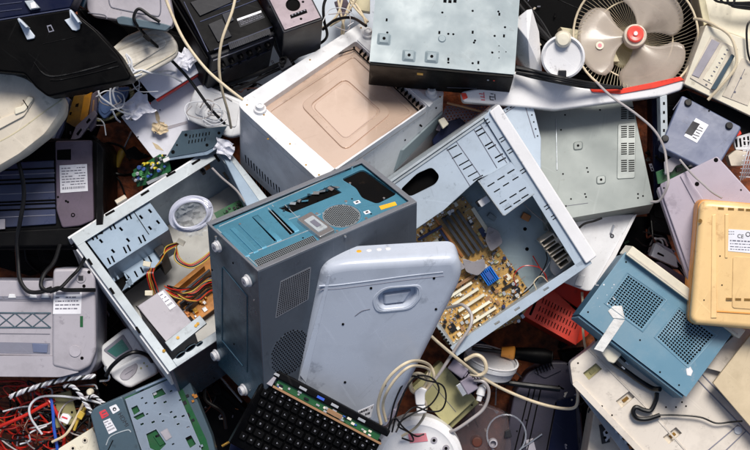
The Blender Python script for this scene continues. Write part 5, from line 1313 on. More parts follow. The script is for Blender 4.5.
t = thing('handheld_meter', 'white handheld meter with grey oval keypad lying on the one with the display', 'handheld meter', F)
slab(t, F, [(110, 371), (138, 356), (150, 357), (157, 368), (157, 374), (131, 388), (125, 387), (112, 378)], -18, 0, 'meter_body', 'white_clean', 4, 5, seg=4)
slab(t, F, [(119, 376), (124, 369), (136, 363), (138, 366), (136, 373), (128, 380), (122, 380)], -.2, .9, 'keypad', 'grey_pr', .5, 4)
MB(F).prism(slotpoly(F, 129, 372, 8, -5, .6, .9), .8, 1.2).build('print', 'ink_grey', t)
for x, y in ((144, 363), (147, 366), (141, 368)): p = F.l(x, y); MB(F).cyl(p.x, p.y, 1., -.1, .6, 10).build('button', 'olive', t)
cable('cable', 'black cable lying across the two handheld meters', 'cable_black', [(106, 376, -10), (112, 366, -4), (124, 356, 0), (136, 352, 0), (148, 356, -8), (154, 366, -30)], 2.1)
cable('wire', 'silver wire hook beside the handheld meters', 'silver', [(100, 381, -20), (108, 380, -16), (109, 376, -14), (105, 369, -12), (106, 366, -12)], 1.1, None, 'wire hook')

# ---- grey printer at left
F = Fr(Matrix.Translation((0, 0, 0)))
t = thing('grey_printer', 'pale grey inkjet printer body with sticker and X-pattern ribs at the left edge', 'printer', F)
slab(t, F, [(-60, 279), (53, 280), (53, 268), (90, 268), (97, 276), (97, 362), (90, 374), (82, 378), (-60, 376)], -75, -8, 'lower_body', 'grey_dark', 4, 4, seg=3)
slab(t, F, [(-60, 280), (53, 281), (53, 356), (-60, 354)], -8, -3, 'paper_bed', 'grey_pr', .8)
slab(t, F, [(53, 269), (88, 268), (95, 275), (96, 350), (90, 366), (78, 372), (52, 366), (52, 300)], -8, 1, 'side_module', 'grey_pr', 3, 4, seg=4)
slab(t, F, [(-60, 355), (54, 356), (60, 366), (80, 372), (60, 377), (-60, 376)], -10, -1, 'front_lip', 'grey_pr', 3, 3, seg=4)
slab(t, F, [(-60, 296.5), (51, 295.5), (51, 299), (-60, 300)], -3.2, -2.2, 'clip_rail', 'grey_dark', .3)
for x in (12, 33, 45): slab(t, F, [(x-3, 294), (x+3, 294), (x+4, 298), (x-4, 298)], -2.5, -1.2, 'clip', 'white', .4)
for y in (312.5, 327): line(t, F, [(-60, y), (51, y+.5)], -2.6, .8, 'slate', 'rib')
for k in range(-5, 3):
    x = -2+k*17.5+17; 
    if x+18 < 54: line(t, F, [(x, 313), (x+17.5, 327)], -2.6, .6, 'slate', 'rib'); line(t, F, [(x+17.5, 313), (x, 327)], -2.6, .6, 'slate', 'rib')
slab(t, F, [(-60, 341), (50, 343), (50, 354), (-60, 352)], -3.1, -2.6, 'paper_slot', 'grey_dark', 0)
slab(t, F, [(32, 343), (48, 344), (47, 353), (33, 352)], -2.6, -1.6, 'blue_slider', 'purple', .5)
for a in (300, 333): line(t, F, [(-60, a), (50, a+1)], -2.8, .4, 'ink_grey', 'seam')
lab(t, F, [(54, 291), (82, 290), (81, 314), (53, 314)], 1, 5, False)
MB(F).prism(Qp(F, [(56, 291.5), (80, 291), (80, 294), (56, 294.5)], 1.5), 1.3, 1.8).build('barcode', 'ink_grey', t)
for x, y, r_ in ((81, 278, 5), (75, 351, 6)):
    p = F.l(x, y, 1); k = MB(F).cyl(p.x, p.y, r_, .8, 2, 24).build('round_pad', 'grey_pr', t, .5)
    if x > 80: MB(F).box(p.x-2.4, p.y-2.4, 1.9, p.x+2.4, p.y+2.4, 2.5).build('square_hole', 'ink', sp(k, F))
screws(t, F, [(89, 272), (82, 358), (84, 286)], 1.7, c=1)
slab(t, F, [(80, 316), (83, 316), (83, 327), (80, 327)], .8, 1.4, 'green_slot', 'pcb_green', 0); line(t, F, [(92, 282), (92, 350)], 0, .5, 'grey_dark', 'seam')

# ---- black printer with label, left
F = Fr(Matrix.Translation((0, 0, -22)))
t = thing('black_printer', 'black printer chassis with grooved navy bed and white rating label at the left', 'printer', F)
slab(t, F, [(-60, 140), (50, 138), (98, 140), (104, 150), (104, 238), (94, 250), (-60, 250)], -100, -6, 'lower_body', 'black', 3, 4, seg=3)
slab(t, F, [(-60, 166), (54, 160), (56, 224), (-60, 232)], -6, -3, 'paper_bed', 'ink_blue', 1)
for y in (168, 178, 182, 200, 203, 208): line(t, F, [(-60, y+5), (56, y)], -2.6, .9, 'slot_dark')
for y in (173, 192, 215): line(t, F, [(-60, y+5), (55, y)], -2.8, .5, 'grey_dark', 'rib')
slab(t, F, [(55, 141), (92, 140), (94, 220), (80, 226), (62, 228), (56, 210)], -6, 0, 'side_module', 'brown_grey', 1.6, 3)
slab(t, F, [(97, 142), (103, 148), (103, 236), (96, 244)], -6, 3, 'side_rim', 'black', 2, 3)
slab(t, F, [(-60, 234), (96, 226), (96, 246), (-60, 248)], -10, -2, 'front_lip', 'black', 2)
slab(t, F, [(-60, 142), (55, 141), (55, 160), (-60, 165)], -6, -1, 'dark_recess', 'black_gloss', 1)
slab(t, F, [(57, 150), (71, 149), (71, 160), (57, 160)], -.1, .3, 'square_hole', 'slot_dark', 0)
lab(t, F, [(59.5, 165.5), (87, 164), (88, 191), (60.5, 193)], 0, 8, True, seed=3)
screws(t, F, [(73, 215)], 2.2); screws(t, F, [(73, 215)], 1.1, 'brown_grey', .2); screws(t, F, [(66, 201), (68, 202), (58, 197)], 1.2)
slab(t, F, [(-10, 220), (5, 219), (5, 229), (-10, 230)], -3, -1, 'white_tab', 'grey_pr', .4)
cable('cable', 'black cable crossing the black printer down to the grey printer', 'cable_black', [(14, 150, 0), (21, 172, 6), (24, 195, 4), (20, 222, 2), (17, 240, 0), (18, 262, 0), (20, 280, 6), (28, 291, 8), (40, 292, 10), (52, 288, 10)], 2.2)
cable('cable', 'black cable loop over the sticker of the grey printer', 'cable_black', [(60, 245, -20), (54, 262, -6), (44, 274, 6), (41, 286, 10), (48, 291, 12), (58, 288, 12), (66, 290, 12), (80, 290, 12), (95, 290, 4)], 2.2)
cable('cable', 'black cable slanting across the upper right of the grey printer', 'cable_black', [(88, 250, -20), (80, 267, 6), (70, 278, 10), (60, 288, 14), (50, 292, 12)], 1.8)
cable('cable', 'black cable on the rusty ground above the grey printer', 'cable_black', [(25, 250, -110), (28, 262, -110), (42, 274, -110), (56, 280, -108)], 1.4)

# ---- beige monitor housing, left
F = Fr(Matrix.Translation((0, 0, 54)))
t = thing('beige_housing', 'weathered cream plastic monitor housing with moulded grip at the left edge', 'monitor housing', F)
out = [(-60, 60), (12, 71), (26, 75), (44, 87), (65, 97), (64, 113), (48, 136), (20, 158), (-60, 205)]
P = rnd(Qp(F, out), 5, 5); B = MB(F); n = len(P); 
if not ccw(P): P = P[::-1]
rings = [(1.03, -70), (1.01, -25), (1., -8), (.96, -2), (.86, 1.5)]; cx = sum(p[0] for p in P)/n; cy = sum(p[1] for p in P)/n; vs = []; rings = [(.9, -46), (.97, -22), (1., -8), (.975, -2.5), (.9, 1.5)]
for s_, z_ in rings: vs += [(cx+(p[0]-cx)*s_, cy+(p[1]-cy)*s_, z_) for p in P]
B.add(vs, [(k*n+i, k*n+(i+1) % n, (k+1)*n+(i+1) % n, (k+1)*n+i) for k in range(4) for i in range(n)]+[tuple(range(4*n, 5*n))]); B.build('housing_shell', 'cream', t, ang=50)
slab(t, F, [(-40, 134), (18, 112), (31, 98), (34, 100), (24, 116), (-40, 150)], 0, 4, 'moulded_ridge', 'cream', 1.6, 2, seg=3)
slab(t, F, [(14, 108), (22, 106), (28, 96), (34, 98), (25, 111), (15, 115)], 2, 6, 'grip', 'cream_clean', 1.2, 2)
line(t, F, [(23, 100), (27, 106), (28, 108)], 6, .5, 'slot_dark', 'clip_wire', True); line(t, F, [(-40, 160), (10, 136), (44, 112), (62, 100)], 1.2, .8, 'beige', 'moulded_edge', True)

# ---- black paper tray with guides
F = fr((-30, 96), (128, 66), (-45, 24), (92, 88, 96)); F = Fr(Matrix.Translation((0, 0, 88)))
t = thing('paper_tray', 'black printer paper tray with two pale grey sliding paper guides, top left', 'paper tray', F)
slab(t, F, [(-60, 26), (0, 20), (70, 9), (96, 30), (118, 54), (131, 76), (129, 80), (84, 89), (48, 97), (36, 88), (24, 74), (-60, 66)], -40, 0, 'tray_body', 'black_gloss', 2.2, 3, seg=3)
line(t, F, [(34, 62), (44, 74), (58, 76), (90, 69), (117, 61)], .4, .8, 'black', 'moulded_rib', True); line(t, F, [(50, 80), (62, 79.5), (92, 73), (119, 66)], .4, .7, 'black', 'moulded_rib', True); line(t, F, [(43, 44), (76, 37)], .2, .4, 'black', 'moulded_rib')
for a, b in (([(17, 19), (19, 18), (28, 27), (35, 36), (34, 38.5), (27, 40)], 0), ([(69, 10), (71, 9.5), (80, 22), (79.5, 29), (76, 31), (72, 30), (64, 20), (70, 18)], 0)):
    k = slab(t, F, a, -.2, 3, 'paper_guide', 'white_blue', .8)
    slab(sp(k, F), F, [a[0], a[1], a[2], (a[2][0]-2, a[2][1]+1)], 2, 14, 'guide_wall', 'white_blue', .5)
ic = F.l(50, 29)
MB(F).prism([(ic.x-3, ic.y+3), (ic.x+1, ic.y+4), (ic.x+4, ic.y-2), (ic.x-1, ic.y-3.4)], 0, .3, [[(ic.x-2, ic.y+2), (ic.x+.6, ic.y+2.8), (ic.x+2.8, ic.y-1.5), (ic.x-.6, ic.y-2.4)]]).build('paper_icon', 'grey_dark', t)
slab(t, F, [(-60, 0), (85, -25), (70, 8), (0, 19), (-60, 26)], -40, -3, 'back_panel', 'navy', 1.5)
line(t, F, [(-20, 23), (0, 20), (70, 9)], -.5, .8, 'ink_blue', 'panel_edge')
s_ = slab(t, F, [(24, 1), (33, 0), (40, 8), (30, 10)], -3, 2, 'silver_clip', 'galv', .8)
slab(sp(s_, F), F, [(30, 3), (35, 2), (37, 8), (31, 9)], 1.8, 3, 'clip_tongue', 'white_clean', .4)
for a in (5, 12): line(t, F, [(-20, a+2), (22, a-3)], -2.6, .5, 'ink_blue', 'groove')
one(Fr(Matrix.Translation((0, 0, 40))), [(73, -10), (88, -10), (83, 8), (75, 3)], -20, 'teal_block', 'teal_dark', 'small dark teal block at the top edge beside the black tray', 'plastic block', 1)
# ---- grey lid
F = Fr(Matrix.Translation((0, 0, 30)))
t = thing('grey_casing', 'pale grey-lilac plastic casing with folded lip at the top edge', 'plastic lid', F)
slab(t, F, [(84, -30), (87, 10), (92, 16), (118, 20), (171, 28), (174, 20), (164, -30)], -16, 0, 'lid_body', 'grey_pr', 1.6, 4, seg=3)
line(t, F, [(108, -10), (110, 5), (118, 9), (150, 15), (160, 14), (160, -10)], .3, .6, 'ink_grey', 'pressed_line', True); line(t, F, [(88, 13), (104, 15), (107, 19)], .3, .5, 'ink_grey', 'pressed_line', True)
slab(t, F, [(116, 18), (122, 16), (165, 24), (171, 26), (166, 31), (118, 24)], -6, 4, 'folded_lip', 'slate', 1.6, 2)
# ---- stained tray
F = fr((118, 84), (180, 62), (104, 52), (4, 4, 8))
t = thing('stained_tray', 'dirty cream plastic tray with brown streaks and rounded end, upper left', 'plastic tray', F)
slab(t, F, [(110, 50), (126, 36), (143, 29), (158, 28), (170, 34), (177, 44), (178, 55), (172, 61), (134, 82), (118, 84)], -12, 0, 'tray_body', 'dirty_cream', 2.4, 4, seg=4)
slab(t, F, [(118, 50), (142, 36), (155, 35), (166, 40), (166, 46), (128, 70), (120, 66)], -.2, 1.6, 'raised_floor', 'dirty_cream', 1, 3)
line(t, F, [(126, 80), (170, 56), (176, 50)], .4, .9, 'cream_clean', 'rim', True)
# ---- white sheets
F = Fr(Matrix.Translation((0, 0, -66)))
t = thing('white_board', 'large flat white board with brown stains lying on the rusty ground', 'panel', F)
slab(t, F, [(121, 117), (148, 92), (195, 62), (224, 96), (200, 140), (172, 160), (153, 158)], -5, 0, 'panel_sheet', 'sheet_white', .5)
for pts in ([(154, 108), (158, 112), (160, 118), (159, 124), (156, 120)], [(152, 142), (158, 145), (164, 151), (156, 149)]): slab(t, F, pts, -.1, .15, 'stain', 'card', 0, 1)
slab(t, F, [(165, 127), (187, 121), (188, 123.5), (166, 130)], -.1, .3, 'grey_strip', 'grey_pr', 0)
screws(t, F, [(138, 137), (144, 154), (160, 110), (132, 120)], .7)
F = Fr(Matrix.Translation((0, 0, -40)))
t = thing('white_box', 'thin white box with dark red stripe along its lower edge', 'flat box', F)
slab(t, F, [(139, 80), (176, 50), (202, 66), (200, 72), (156, 99), (150, 94)], -14, 0, 'box_body', 'sheet_white', .8, 1)
slab(t, F, [(156, 99), (200, 72), (200, 74), (157, 101.5)], -14, -3, 'red_stripe', 'cable_red', .2)
screws(t, F, [(168, 75)], .8)
F = Fr(Matrix.Translation((0, 0, -46)))
t = thing('white_router', 'pale grey plastic router shell with rounded corner above the blue-grey bracket', 'router shell', F)
slab(t, F, [(196, 86), (204, 84), (232, 96), (262, 108), (262, 130), (230, 138), (205, 128), (187, 120), (185, 112)], -22, 0, 'shell_body', 'white', 3, 5, seg=4)
slab(t, F, [(200, 92), (206, 90), (240, 104), (236, 128), (194, 114)], -.1, 1.2, 'inner_face', 'white', .8, 4)
line(t, F, [(214, 100), (224, 97), (232, 101)], 2, .5, 'cable_grey', 'wire', True)
cable('cable', 'thin grey wire curling over the router shell', 'cable_grey', [(200, 108, -38), (206, 100, -38), (214, 104, -38), (208, 114, -38), (222, 116, -38)], .7)
# pale sheet below the black units
F = Fr(Matrix.Translation((0, 0, -100)))
one(F, [(196, 60), (330, -30), (390, -30), (390, 50), (300, 100), (230, 130), (200, 100)], -6, 'pale_sheet', 'white_blue', 'large pale blue-white sheet underneath the black units at the top', 'sheet', .6)
# ---- bracket
F = fr((166, 158), (215, 147), (182, 130), (-50, -42, -46))
t = thing('metal_bracket', 'small blue-grey metal bracket with slots above the left open case', 'bracket', F)
hs = [slotpoly(F, 190+k*3.2, 136.5-k*.5, -.5, 3.4, 1.1) for k in range(7)]+[slotpoly(F, 189+k*3.2, 142-k*.5, -.5, 3.4, 1.1) for k in range(6)]
XH = [(186, 135, 1.6), (173, 152, 2), (207, 145, 1.6), (219, 133, 1.6), (177, 145, 1.)]
MB(F).prism(Qp(F, [(166, 158), (182, 131), (227, 126), (216, 146), (206, 151)]), -1.4, 0).build('plate', 'slate', t)
for h_ in hs: MB(F).prism(h_, -.1, .25).build('slot', 'slot_dark', t)
for x, y, r_ in XH: screws(t, F, [(x, y)], r_, name='round_hole')
MB(F).prism(inset(Qp(F, [(166, 158), (182, 131), (227, 126), (216, 146), (206, 151)]), .98), -14, -9).build('plate_back', 'slot_dark', t)
slab(t, F, [(166, 158), (206, 151), (216, 146), (217, 149), (207, 155), (166, 161)], -9, -1, 'folded_edge', 'galv_blue', .4)
# ---- capacitor board
F = fr((137, 186), (166, 176), (132, 168), (-60, -56, -60))
t = thing('capacitor_board', 'small circuit board crowded with yellow and blue capacitors on the ground', 'circuit board', F)
slab(t, F, [(137, 187), (133, 170), (160, 154), (169, 160), (171, 171), (150, 184)], -2, 0, 'board', 'pcb_green', .3); rn = random.Random(17)
for k in range(46):
    x = rn.uniform(135, 166); y = 178-(x-135)*.45+rn.uniform(-10, 5); p = F.l(x, y)
    m = rn.choice(['cap_yellow', 'cap_blue', 'cap_green', 'chip', 'tin', 'chip', 'tin']); hh = rn.uniform(3, 11); r_ = rn.uniform(1, 2.3)
    MB(F).cyl(p.x, p.y, r_, 0, hh, 12).build('capacitor', m, t, .4)
slab(t, F, [(146, 182), (166, 173), (168, 175), (148, 185)], 0, 4, 'metal_fin', 'tin', .3)
F = flat(166, 160, -50, 25)
tag(MB(F).box(-3, -2, -3, 4, 2, 3).build('connector', 'white_clean', None, .5), 'tiny white connector at the right end of the capacitor board', 'connector')
# ---- small yellow screwdriver
F = fr((115, 168), (124, 148), (112, 164), (-118, -112, -118))
t = thing('screwdriver', 'small screwdriver with clear amber handle lying on the rusty ground', 'screwdriver', F)
turn(F, [(-2, .01), (-1, 3.6), (3, 4.4), (12, 3.8), (19, 4.4), (22, 3), (23, .01)], 'handle', 'handle_yellow', t)
turn(F, [(-1.6, 3), (-2.4, 3.6), (3, 4.55), (3.4, .01)], 'end_cap', 'chip', t)
turn(F, [(22, .01), (22, 1.1), (44, 1), (45, .01)], 'shaft', 'silver', t)
cable('cable', 'black cable curving round the amber screwdriver on the ground', 'cable_black', [(100, 148, -110), (108, 143, -110), (122, 147, -110), (128, 156, -108), (130, 160, -106)], 1.3)
cable('cable', 'black cable arcing below the amber screwdriver to the capacitor board', 'cable_black', [(95, 145, -90), (102, 158, -106), (110, 170, -108), (122, 175, -108), (135, 174, -90)], 1.6)
cable('cable', 'black cable looping down towards the left open case', 'cable_black', [(100, 172, -110), (112, 173, -110), (120, 182, -110), (125, 195, -80)], 1.1)
one(Fr(Matrix.Translation((0, 0, -106))), [(126, 150), (134, 146), (140, 152), (150, 156), (138, 160), (126, 158)], -10, 'black_clip', 'black', 'jagged black plastic clip beside the amber screwdriver', 'clip', .6)
# ---- scraps under the tray
def scrap(name, lb, cat, m, z, pts, th=10, r=1, bv=.8, extra=()):
    F = Fr(Matrix.Translation((0, 0, z))); t = thing(name, lb, cat, F); slab(t, F, pts, -th, 0, 'body', m, bv, r)
    for nm, mm, pp, h_ in extra: slab(t, F, pp, -.1, h_, nm, mm, .3)
    return t, F
scrap('yellow_plate', 'worn yellow-brown metal plate with rust holes beneath the black tray', 'metal plate', 'brown_plate', -40, [(66, 122), (74, 96), (90, 94), (82, 125), (74, 127)], 6, 1, .5, [('hole', 'slot_dark', [(76, 104), (79, 103), (78, 107), (75, 107)], .2), ('hole', 'slot_dark', [(70, 112), (72, 112), (71, 115), (69, 115)], .2)])
scrap('orange_plate', 'narrow orange-brown strip of plastic beside the yellow-brown plate', 'plastic strip', 'orange_plate', -34, [(80, 120), (84, 96), (92, 92), (86, 124)], 8)
scrap('dark_strip', 'dark brown grooved strip right of the orange-brown one', 'plastic strip', 'brown_grey', -38, [(88, 122), (92, 94), (98, 90), (95, 126), (90, 132)], 8, 1, .8, [('rib', 'tan_bar', [(91, 120), (93, 100), (94.5, 100), (93, 120)], 1)])
scrap('silver_strip', 'dull silver metal bracket lying below the grooved strips', 'bracket', 'mauve_metal', -30, [(70, 141), (76, 126), (94, 110), (97, 114), (90, 124), (80, 138)], 6, 1, .5, [('slot', 'slot_dark', [(76, 134), (81, 128), (82, 130), (78, 136)], .2), ('slot', 'slot_dark', [(86, 122), (89, 118), (91, 120), (87, 124)], .2)])
scrap('ribbed_strip', 'blue-lilac ribbed strip between cream housing and yellow-brown plate', 'panel', 'purple', -40, [(46, 142), (60, 112), (66, 96), (70, 100), (62, 130), (56, 143)], 12, 1, 1, [('edge', 'white_blue', [(50, 142), (66, 104), (67.5, 105), (53, 142)], 1.4)])
F = Fr(Matrix.Translation((0, 0, -64)))
t = thing('oval_basket', 'cream oval basket rim holding a blue dish under thin white cables', 'basket', F)
c = F.l(112, 104); P = [(c.x+(26*cos(a*pi/16)*cos(.6)-13*sin(a*pi/16)*sin(.6)), c.y+(26*cos(a*pi/16)*sin(.6)+13*sin(a*pi/16)*cos(.6)), 0) for a in range(33)]
MB(F).prism([(p[0], p[1]) for p in P[:-1]], -10, 0, [inset([(p[0], p[1]) for p in P[:-1]], .82)]).build('basket_rim', 'olive_side', t, 1.2, 3)
for k in range(32): p = P[k]; q_ = (c.x+(p[0]-c.x)*.84, c.y+(p[1]-c.y)*.84); MB(F).tube([(q_[0], q_[1], .3), (p[0], p[1], .3)], .5, 5, False).build('rim_rib', 'olive', t)
F = Fr(Matrix.Translation((0, 0, -58)))
t = thing('blue_dish', 'dark blue plastic dish inside the cream oval basket', 'dish', F)
slab(t, F, [(97, 112), (99, 98), (112, 88), (130, 86), (127, 98), (104, 120)], -6, 0, 'dish_body', 'dish_blue', 1.5, 4)
slab(t, F, [(100, 111), (102, 100), (113, 92), (126, 90), (124, 97), (105, 115)], -.1, 1, 'dish_floor', 'dish_blue', .8, 3)
for pts, lb in (([(98, 86, -30), (100, 96, -26), (110, 104, -26), (122, 112, -34), (136, 114, -50), (149, 104, -60)], 'thin white cable sweeping over the blue dish to the white board'),
                ([(112, 82, -24), (110, 94, -26), (112, 108, -30), (116, 118, -38), (120, 122, -50)], 'thin white cable hanging down over the blue dish'),
                ([(118, 84, -20), (113, 92, -22), (117, 104, -28), (126, 110, -40), (140, 108, -56)], 'thin white cable curving right over the oval basket'),
                ([(132, 72, 6), (128, 60, 8), (126, 54, 8), (131, 60, 8), (134, 70, 6), (150, 72, 0), (170, 76, -20), (182, 82, -30)], 'thin white cable knotted on the stained tray'),
                ([(128, 76, 6), (140, 70, 6), (152, 73, 0), (166, 71, -30), (176, 72, -40), (180, 77, -44)], 'thin white cable trailing over the thin white box'),
                ([(124, 68, 8), (130, 64, 10), (128, 72, 8), (134, 76, 6), (142, 74, 4)], 'short white cable bunch on the stained tray')):
    cable('cable', lb, 'cable_white', pts, 1.0)
F = flat(149, 104, -56, 50); tag(MB(F).box(-5, -1.3, -1.3, 2, 1.3, 1.3).build('red_plug', 'cable_red', None, .4), 'small red plug at the end of a white cable on the white board', 'plug')
one(Fr(Matrix.Translation((0, 0, -62))), [(136, 84), (142, 82), (156, 98), (148, 104), (140, 100)], -6, 'black_clip', 'black', 'thin black plastic piece left of the thin white box', 'plastic piece', .4)

# ---- black boombox and speaker
F = fr((212, 56), (277, 31), (176, -38), (10, -16, -34)); U, V = F.U, F.V
t = thing('black_radio', 'dusty black portable radio recorder lying on its back, top left of centre', 'radio', F)
MB(F).box(0, 0, -72, U, V, -6).build('housing', 'black_dust', t, 2, 3)
MB(F).box(0, 5, -6, U, V, 0).build('top_deck', 'black', t, 1.5, 3)
gq = [(228, 43), (269, 28), (271, 34), (230, 50)]
gl = MB(F).prism(Qp(F, gq), -.1, .8).build('grille', 'black_dust', t, .3)
for k in range(22):
    a = F.l(229.5+k*1.85, 43.6-k*.68, .8); b = F.l(231.5+k*1.85, 49-k*.68, .8); MB(F).tube([a, b], .45, 5, False).build('grille_bar', 'ink', sp(gl, F))
lab(t, F, [(237, 20), (261, 11), (265, 18), (240, 28)], 0, 4, False, m='black_dust')
slab(t, F, [(237, 19), (261, 10.5), (261.5, 12.5), (237.6, 21)], .2, .8, 'label_bar', 'label', 0)
for pts in ([(208, 24), (222, 18), (232, 36), (218, 42)], [(190, 2), (226, -10), (232, 2), (200, 16)], [(222, 14), (230, 11), (234, 20), (226, 24)]):
    slab(t, F, pts, -.1, 2.2, 'raised_cover', 'black_dust', .8, 1)
for a, b in (((184, 2), (208, 52)), ((200, 22), (262, -2)), ((214, 50), (272, 27)), ((204, 14), (240, 1))): line(t, F, [a, b], .3, .6, 'ink_blue', 'moulded_edge')
B0 = F.sub((0, 0, 0), (1, 0, 0), (0, 0, 1))
for k in range(6):
    p = B0.l(222+k*9, 62-k*4, 0); MB(B0).cyl(p.x, p.y-3, 3.2, -.2, 5, 18, 2.8).build('knob', 'black', t, .6)
    MB(B0).cyl(p.x+1, p.y-16, 1.8, -.2, 3, 12).build('knob', 'black_dust', t, .4)
MB(B0).box(2, -10, -.2, U-4, -8.8, .8).build('front_line', 'grey_dark', t); MB(B0).box(2, -34, -.2, U-4, -32.8, .8).build('front_line', 'ink_blue', t)
MB(F).box(-3, 4, -60, -.2, V, -10).build('side_panel', 'black', t, 1.2)
rn = random.Random(14)
F = fr((284, 31), (322, 18), (264, -22), (12, 2, -14)); U, V = F.U, F.V
t = thing('black_speaker', 'black speaker box with mauve metal plate and round port, top of the pile', 'speaker', F)
MB(F).box(-1, -1, -60, U+1, V, -2).build('cabinet', 'black_dust', t, 1.2, 3)
MB(F).box(1, 1, -2, U-1, V, 0).build('metal_plate', 'mauve_metal', t, .6)
p = F.l(293, 5); k = MB(F).lathe(p.x, p.y, [(7.4, 0), (7.2, .8), (6.2, 1), (5.6, .2), (.01, .2)], 28).build('round_port', 'slot_dark', t)
slab(t, F, [(290, 15), (306, 9), (307.5, 12.5), (291, 18.5)], 0, .6, 'control_slot', 'slot_dark', .2)
for k in range(5): MB(F).prism(slotpoly(F, 292.5+k*3, 15.6-k*1.15, 1.6, -.6, 1.2), .5, 1).build('control_mark', 'grey_dark', t)
screws(t, F, [(270, 7), (301, 19), (303, 2)], 1.3)
for pts, lb, r_ in (([(212, 88, -50), (235, 82, -44), (262, 72, -40), (288, 60, -34)], 'black tripod leg lying beneath the radio', 2.4), ([(215, 92, -50), (240, 88, -46), (268, 74, -42), (286, 66, -36)], 'second black tripod leg close below the first', 1.8), ([(277, 40, -30), (280, 50, -32), (287, 60, -30)], 'short upright black tripod leg at the radio corner', 2.2)):
    cable('tripod_leg', lb, 'cable_black', pts, r_, None, 'tripod leg')
F = flat(285, 64, -28, 30)
t = thing('black_joint', 'black plastic joint where the tripod legs meet', 'joint', F)
MB(F).box(-7, -5, -8, 6, 4, 2).build('joint_body', 'black_dust', t, 1.2); MB(F).tube([(3*cos(a*pi/6), 4+3*sin(a*pi/6), 4) for a in range(13)], .9, 6, False).build('ring', 'black', t); MB(F).cyl(-3, 0, 2, 2, 4, 12).build('knob', 'black', t, .4)
for pts, lb, r_, m in (([(163, -10, 30), (170, 10, 30), (184, 40, 30), (205, 68, 30), (225, 86, 28), (243, 100, 24)], 'long cream cable sweeping down over the radio to the white appliance', 1.5, 'cable_cream'),
                    ([(237, -10, 34), (232, 12, 36), (222, 40, 36), (219, 65, 26), (222, 90, 10), (228, 112, -10), (231, 128, -30)], 'cream cable hanging straight over the radio grille', 1.4, 'cable_cream'),
                    ([(160, 22, 36), (150, 16, 38), (139, 9, 38), (134, 16, 38), (136, 24, 36), (146, 36, 20), (165, 54, 0), (188, 78, -20), (210, 108, -24), (225, 124, -30)], 'black cable looping over the grey casing and stained tray', 1.6, 'cable_black'),
                    ([(331, -10, -30), (324, 4, -28), (324, 20, -30), (327, 36, -40), (318, 45, -50), (300, 55, -50), (285, 68, -40)], 'black cable running down beside the speaker', 1.5, 'cable_black'),
                    ([(322, 30, -40), (336, 20, -40), (352, 18, -30), (366, 26, 0)], 'black cable curving over the top corner of the white appliance', 1.6, 'cable_black')):
    cable('cable', lb, m, pts, r_)
F = flat(147, 38, 26, -40); tag(MB(F).box(-4, -2, -2, 4, 2, 2).build('cable_clip', 'black', None, .6), 'black clip on the cable over the stained tray', 'clip')
for k, pts in enumerate(([(336, -10, -50), (340, 10, -46), (344, 30, -50), (340, 40, -60)], [(344, -10, -48), (338, 14, -44), (326, 26, -50), (318, 28, -60)], [(330, 26, -56), (345, 16, -48), (358, -4, -40)], [(348, -10, -46), (352, 4, -44), (368, 22, -30)], [(356, -10, -50), (348, 8, -46), (342, 28, -52), (342, 42, -60)], [(340, -6, -44), (352, 0, -44), (362, 14, -40), (366, 24, -20)])):
    cable('cable', 'cream cable in the tangle between speaker and grey metal box', 'cable_cream', pts, 1.2, 'cream cables tangled at the top')
scrap('brown_block', 'small brown plastic block under the cream cable tangle', 'plastic block', 'brown_grey', -60, [(334, 2), (346, -2), (352, 10), (340, 18)], 14)
scrap('tan_block', 'tan block at the top edge beside the grey metal box', 'plastic block', 'beige', -50, [(350, -10), (370, -10), (370, 12), (358, 10)], 20)

# ---- pieces at the right edge
scrap('green_board', 'narrow green circuit board edge below the purple box', 'circuit board', 'pcb_green', 0, [(656, 172), (676, 164), (700, 168), (672, 182), (658, 184)], 3, 0, .2, [('component', 'tin', [(664, 172), (668, 170), (670, 174), (665, 175)], 3), ('component', 'chip', [(676, 168), (682, 167), (683, 170), (677, 172)], 3)])
F = Fr(Matrix.Translation((0, 0, 10)))
t = thing('ribbon_cable', 'wide grey ribbon cable folded below the purple box', 'ribbon cable', F)
slab(t, F, [(664, 162), (672, 157), (690, 153), (692, 160), (676, 166), (672, 172), (665, 174)], -2, 0, 'ribbon', 'ribbon', .5, 1); slab(t, F, [(689, 150), (693, 149), (694, 166), (690, 167)], -4, 4, 'socket_strip', 'cream_clean', .5)
scrap('plastic_grid', 'white plastic grid piece at the right edge above the lilac casing', 'plastic grid', 'white', 2, [(732, 138), (760, 130), (760, 150), (736, 150)], 6, 1, .6, [('slot', 'slot_dark', [(735+k*4, 139.5-k), (737+k*4, 139-k), (738+k*4, 147-k*.3), (736+k*4, 147.5-k*.3)], .2) for k in range(6)])
scrap('cream_block', 'cream block under the white wire basket at the right edge', 'plastic block', 'cream', 4, [(728, 156), (736, 150), (748, 152), (744, 166), (731, 166)], 16)
F = flat(757, 158, 20, 0, 30, 0)
t = thing('wire_basket', 'white wire basket corner at the right edge', 'wire basket', F)
for k in range(7): MB(F).tube([(-14+k*2.5, -26+k, -k), (-13+k*2.5, 0, 6), (-8+k*2.5, 22, -k)], .7, 6).build('wire', 'white_clean', t)
for k in range(9): MB(F).tube([(-15, -22+k*5, 2-abs(k-4)), (4, -22+k*5, 0)], .6, 6, False).build('wire', 'white_clean', t)
scrap('red_bit', 'tiny red connector by the purple box corner', 'connector', 'red', 14, [(735, 133), (740, 130), (742, 134), (737, 137)], 6)
scrap('metal_bracket', 'vertical steel bracket with holes between metal drive case and purple box', 'bracket', 'galv', 10, [(660, 97), (667, 95), (668, 138), (661, 140)], 20, 0, .4, [('hole', 'slot_dark', [(663, 102+k*9), (665, 102+k*9), (665, 105+k*9), (663, 105+k*9)], .2) for k in range(4)])
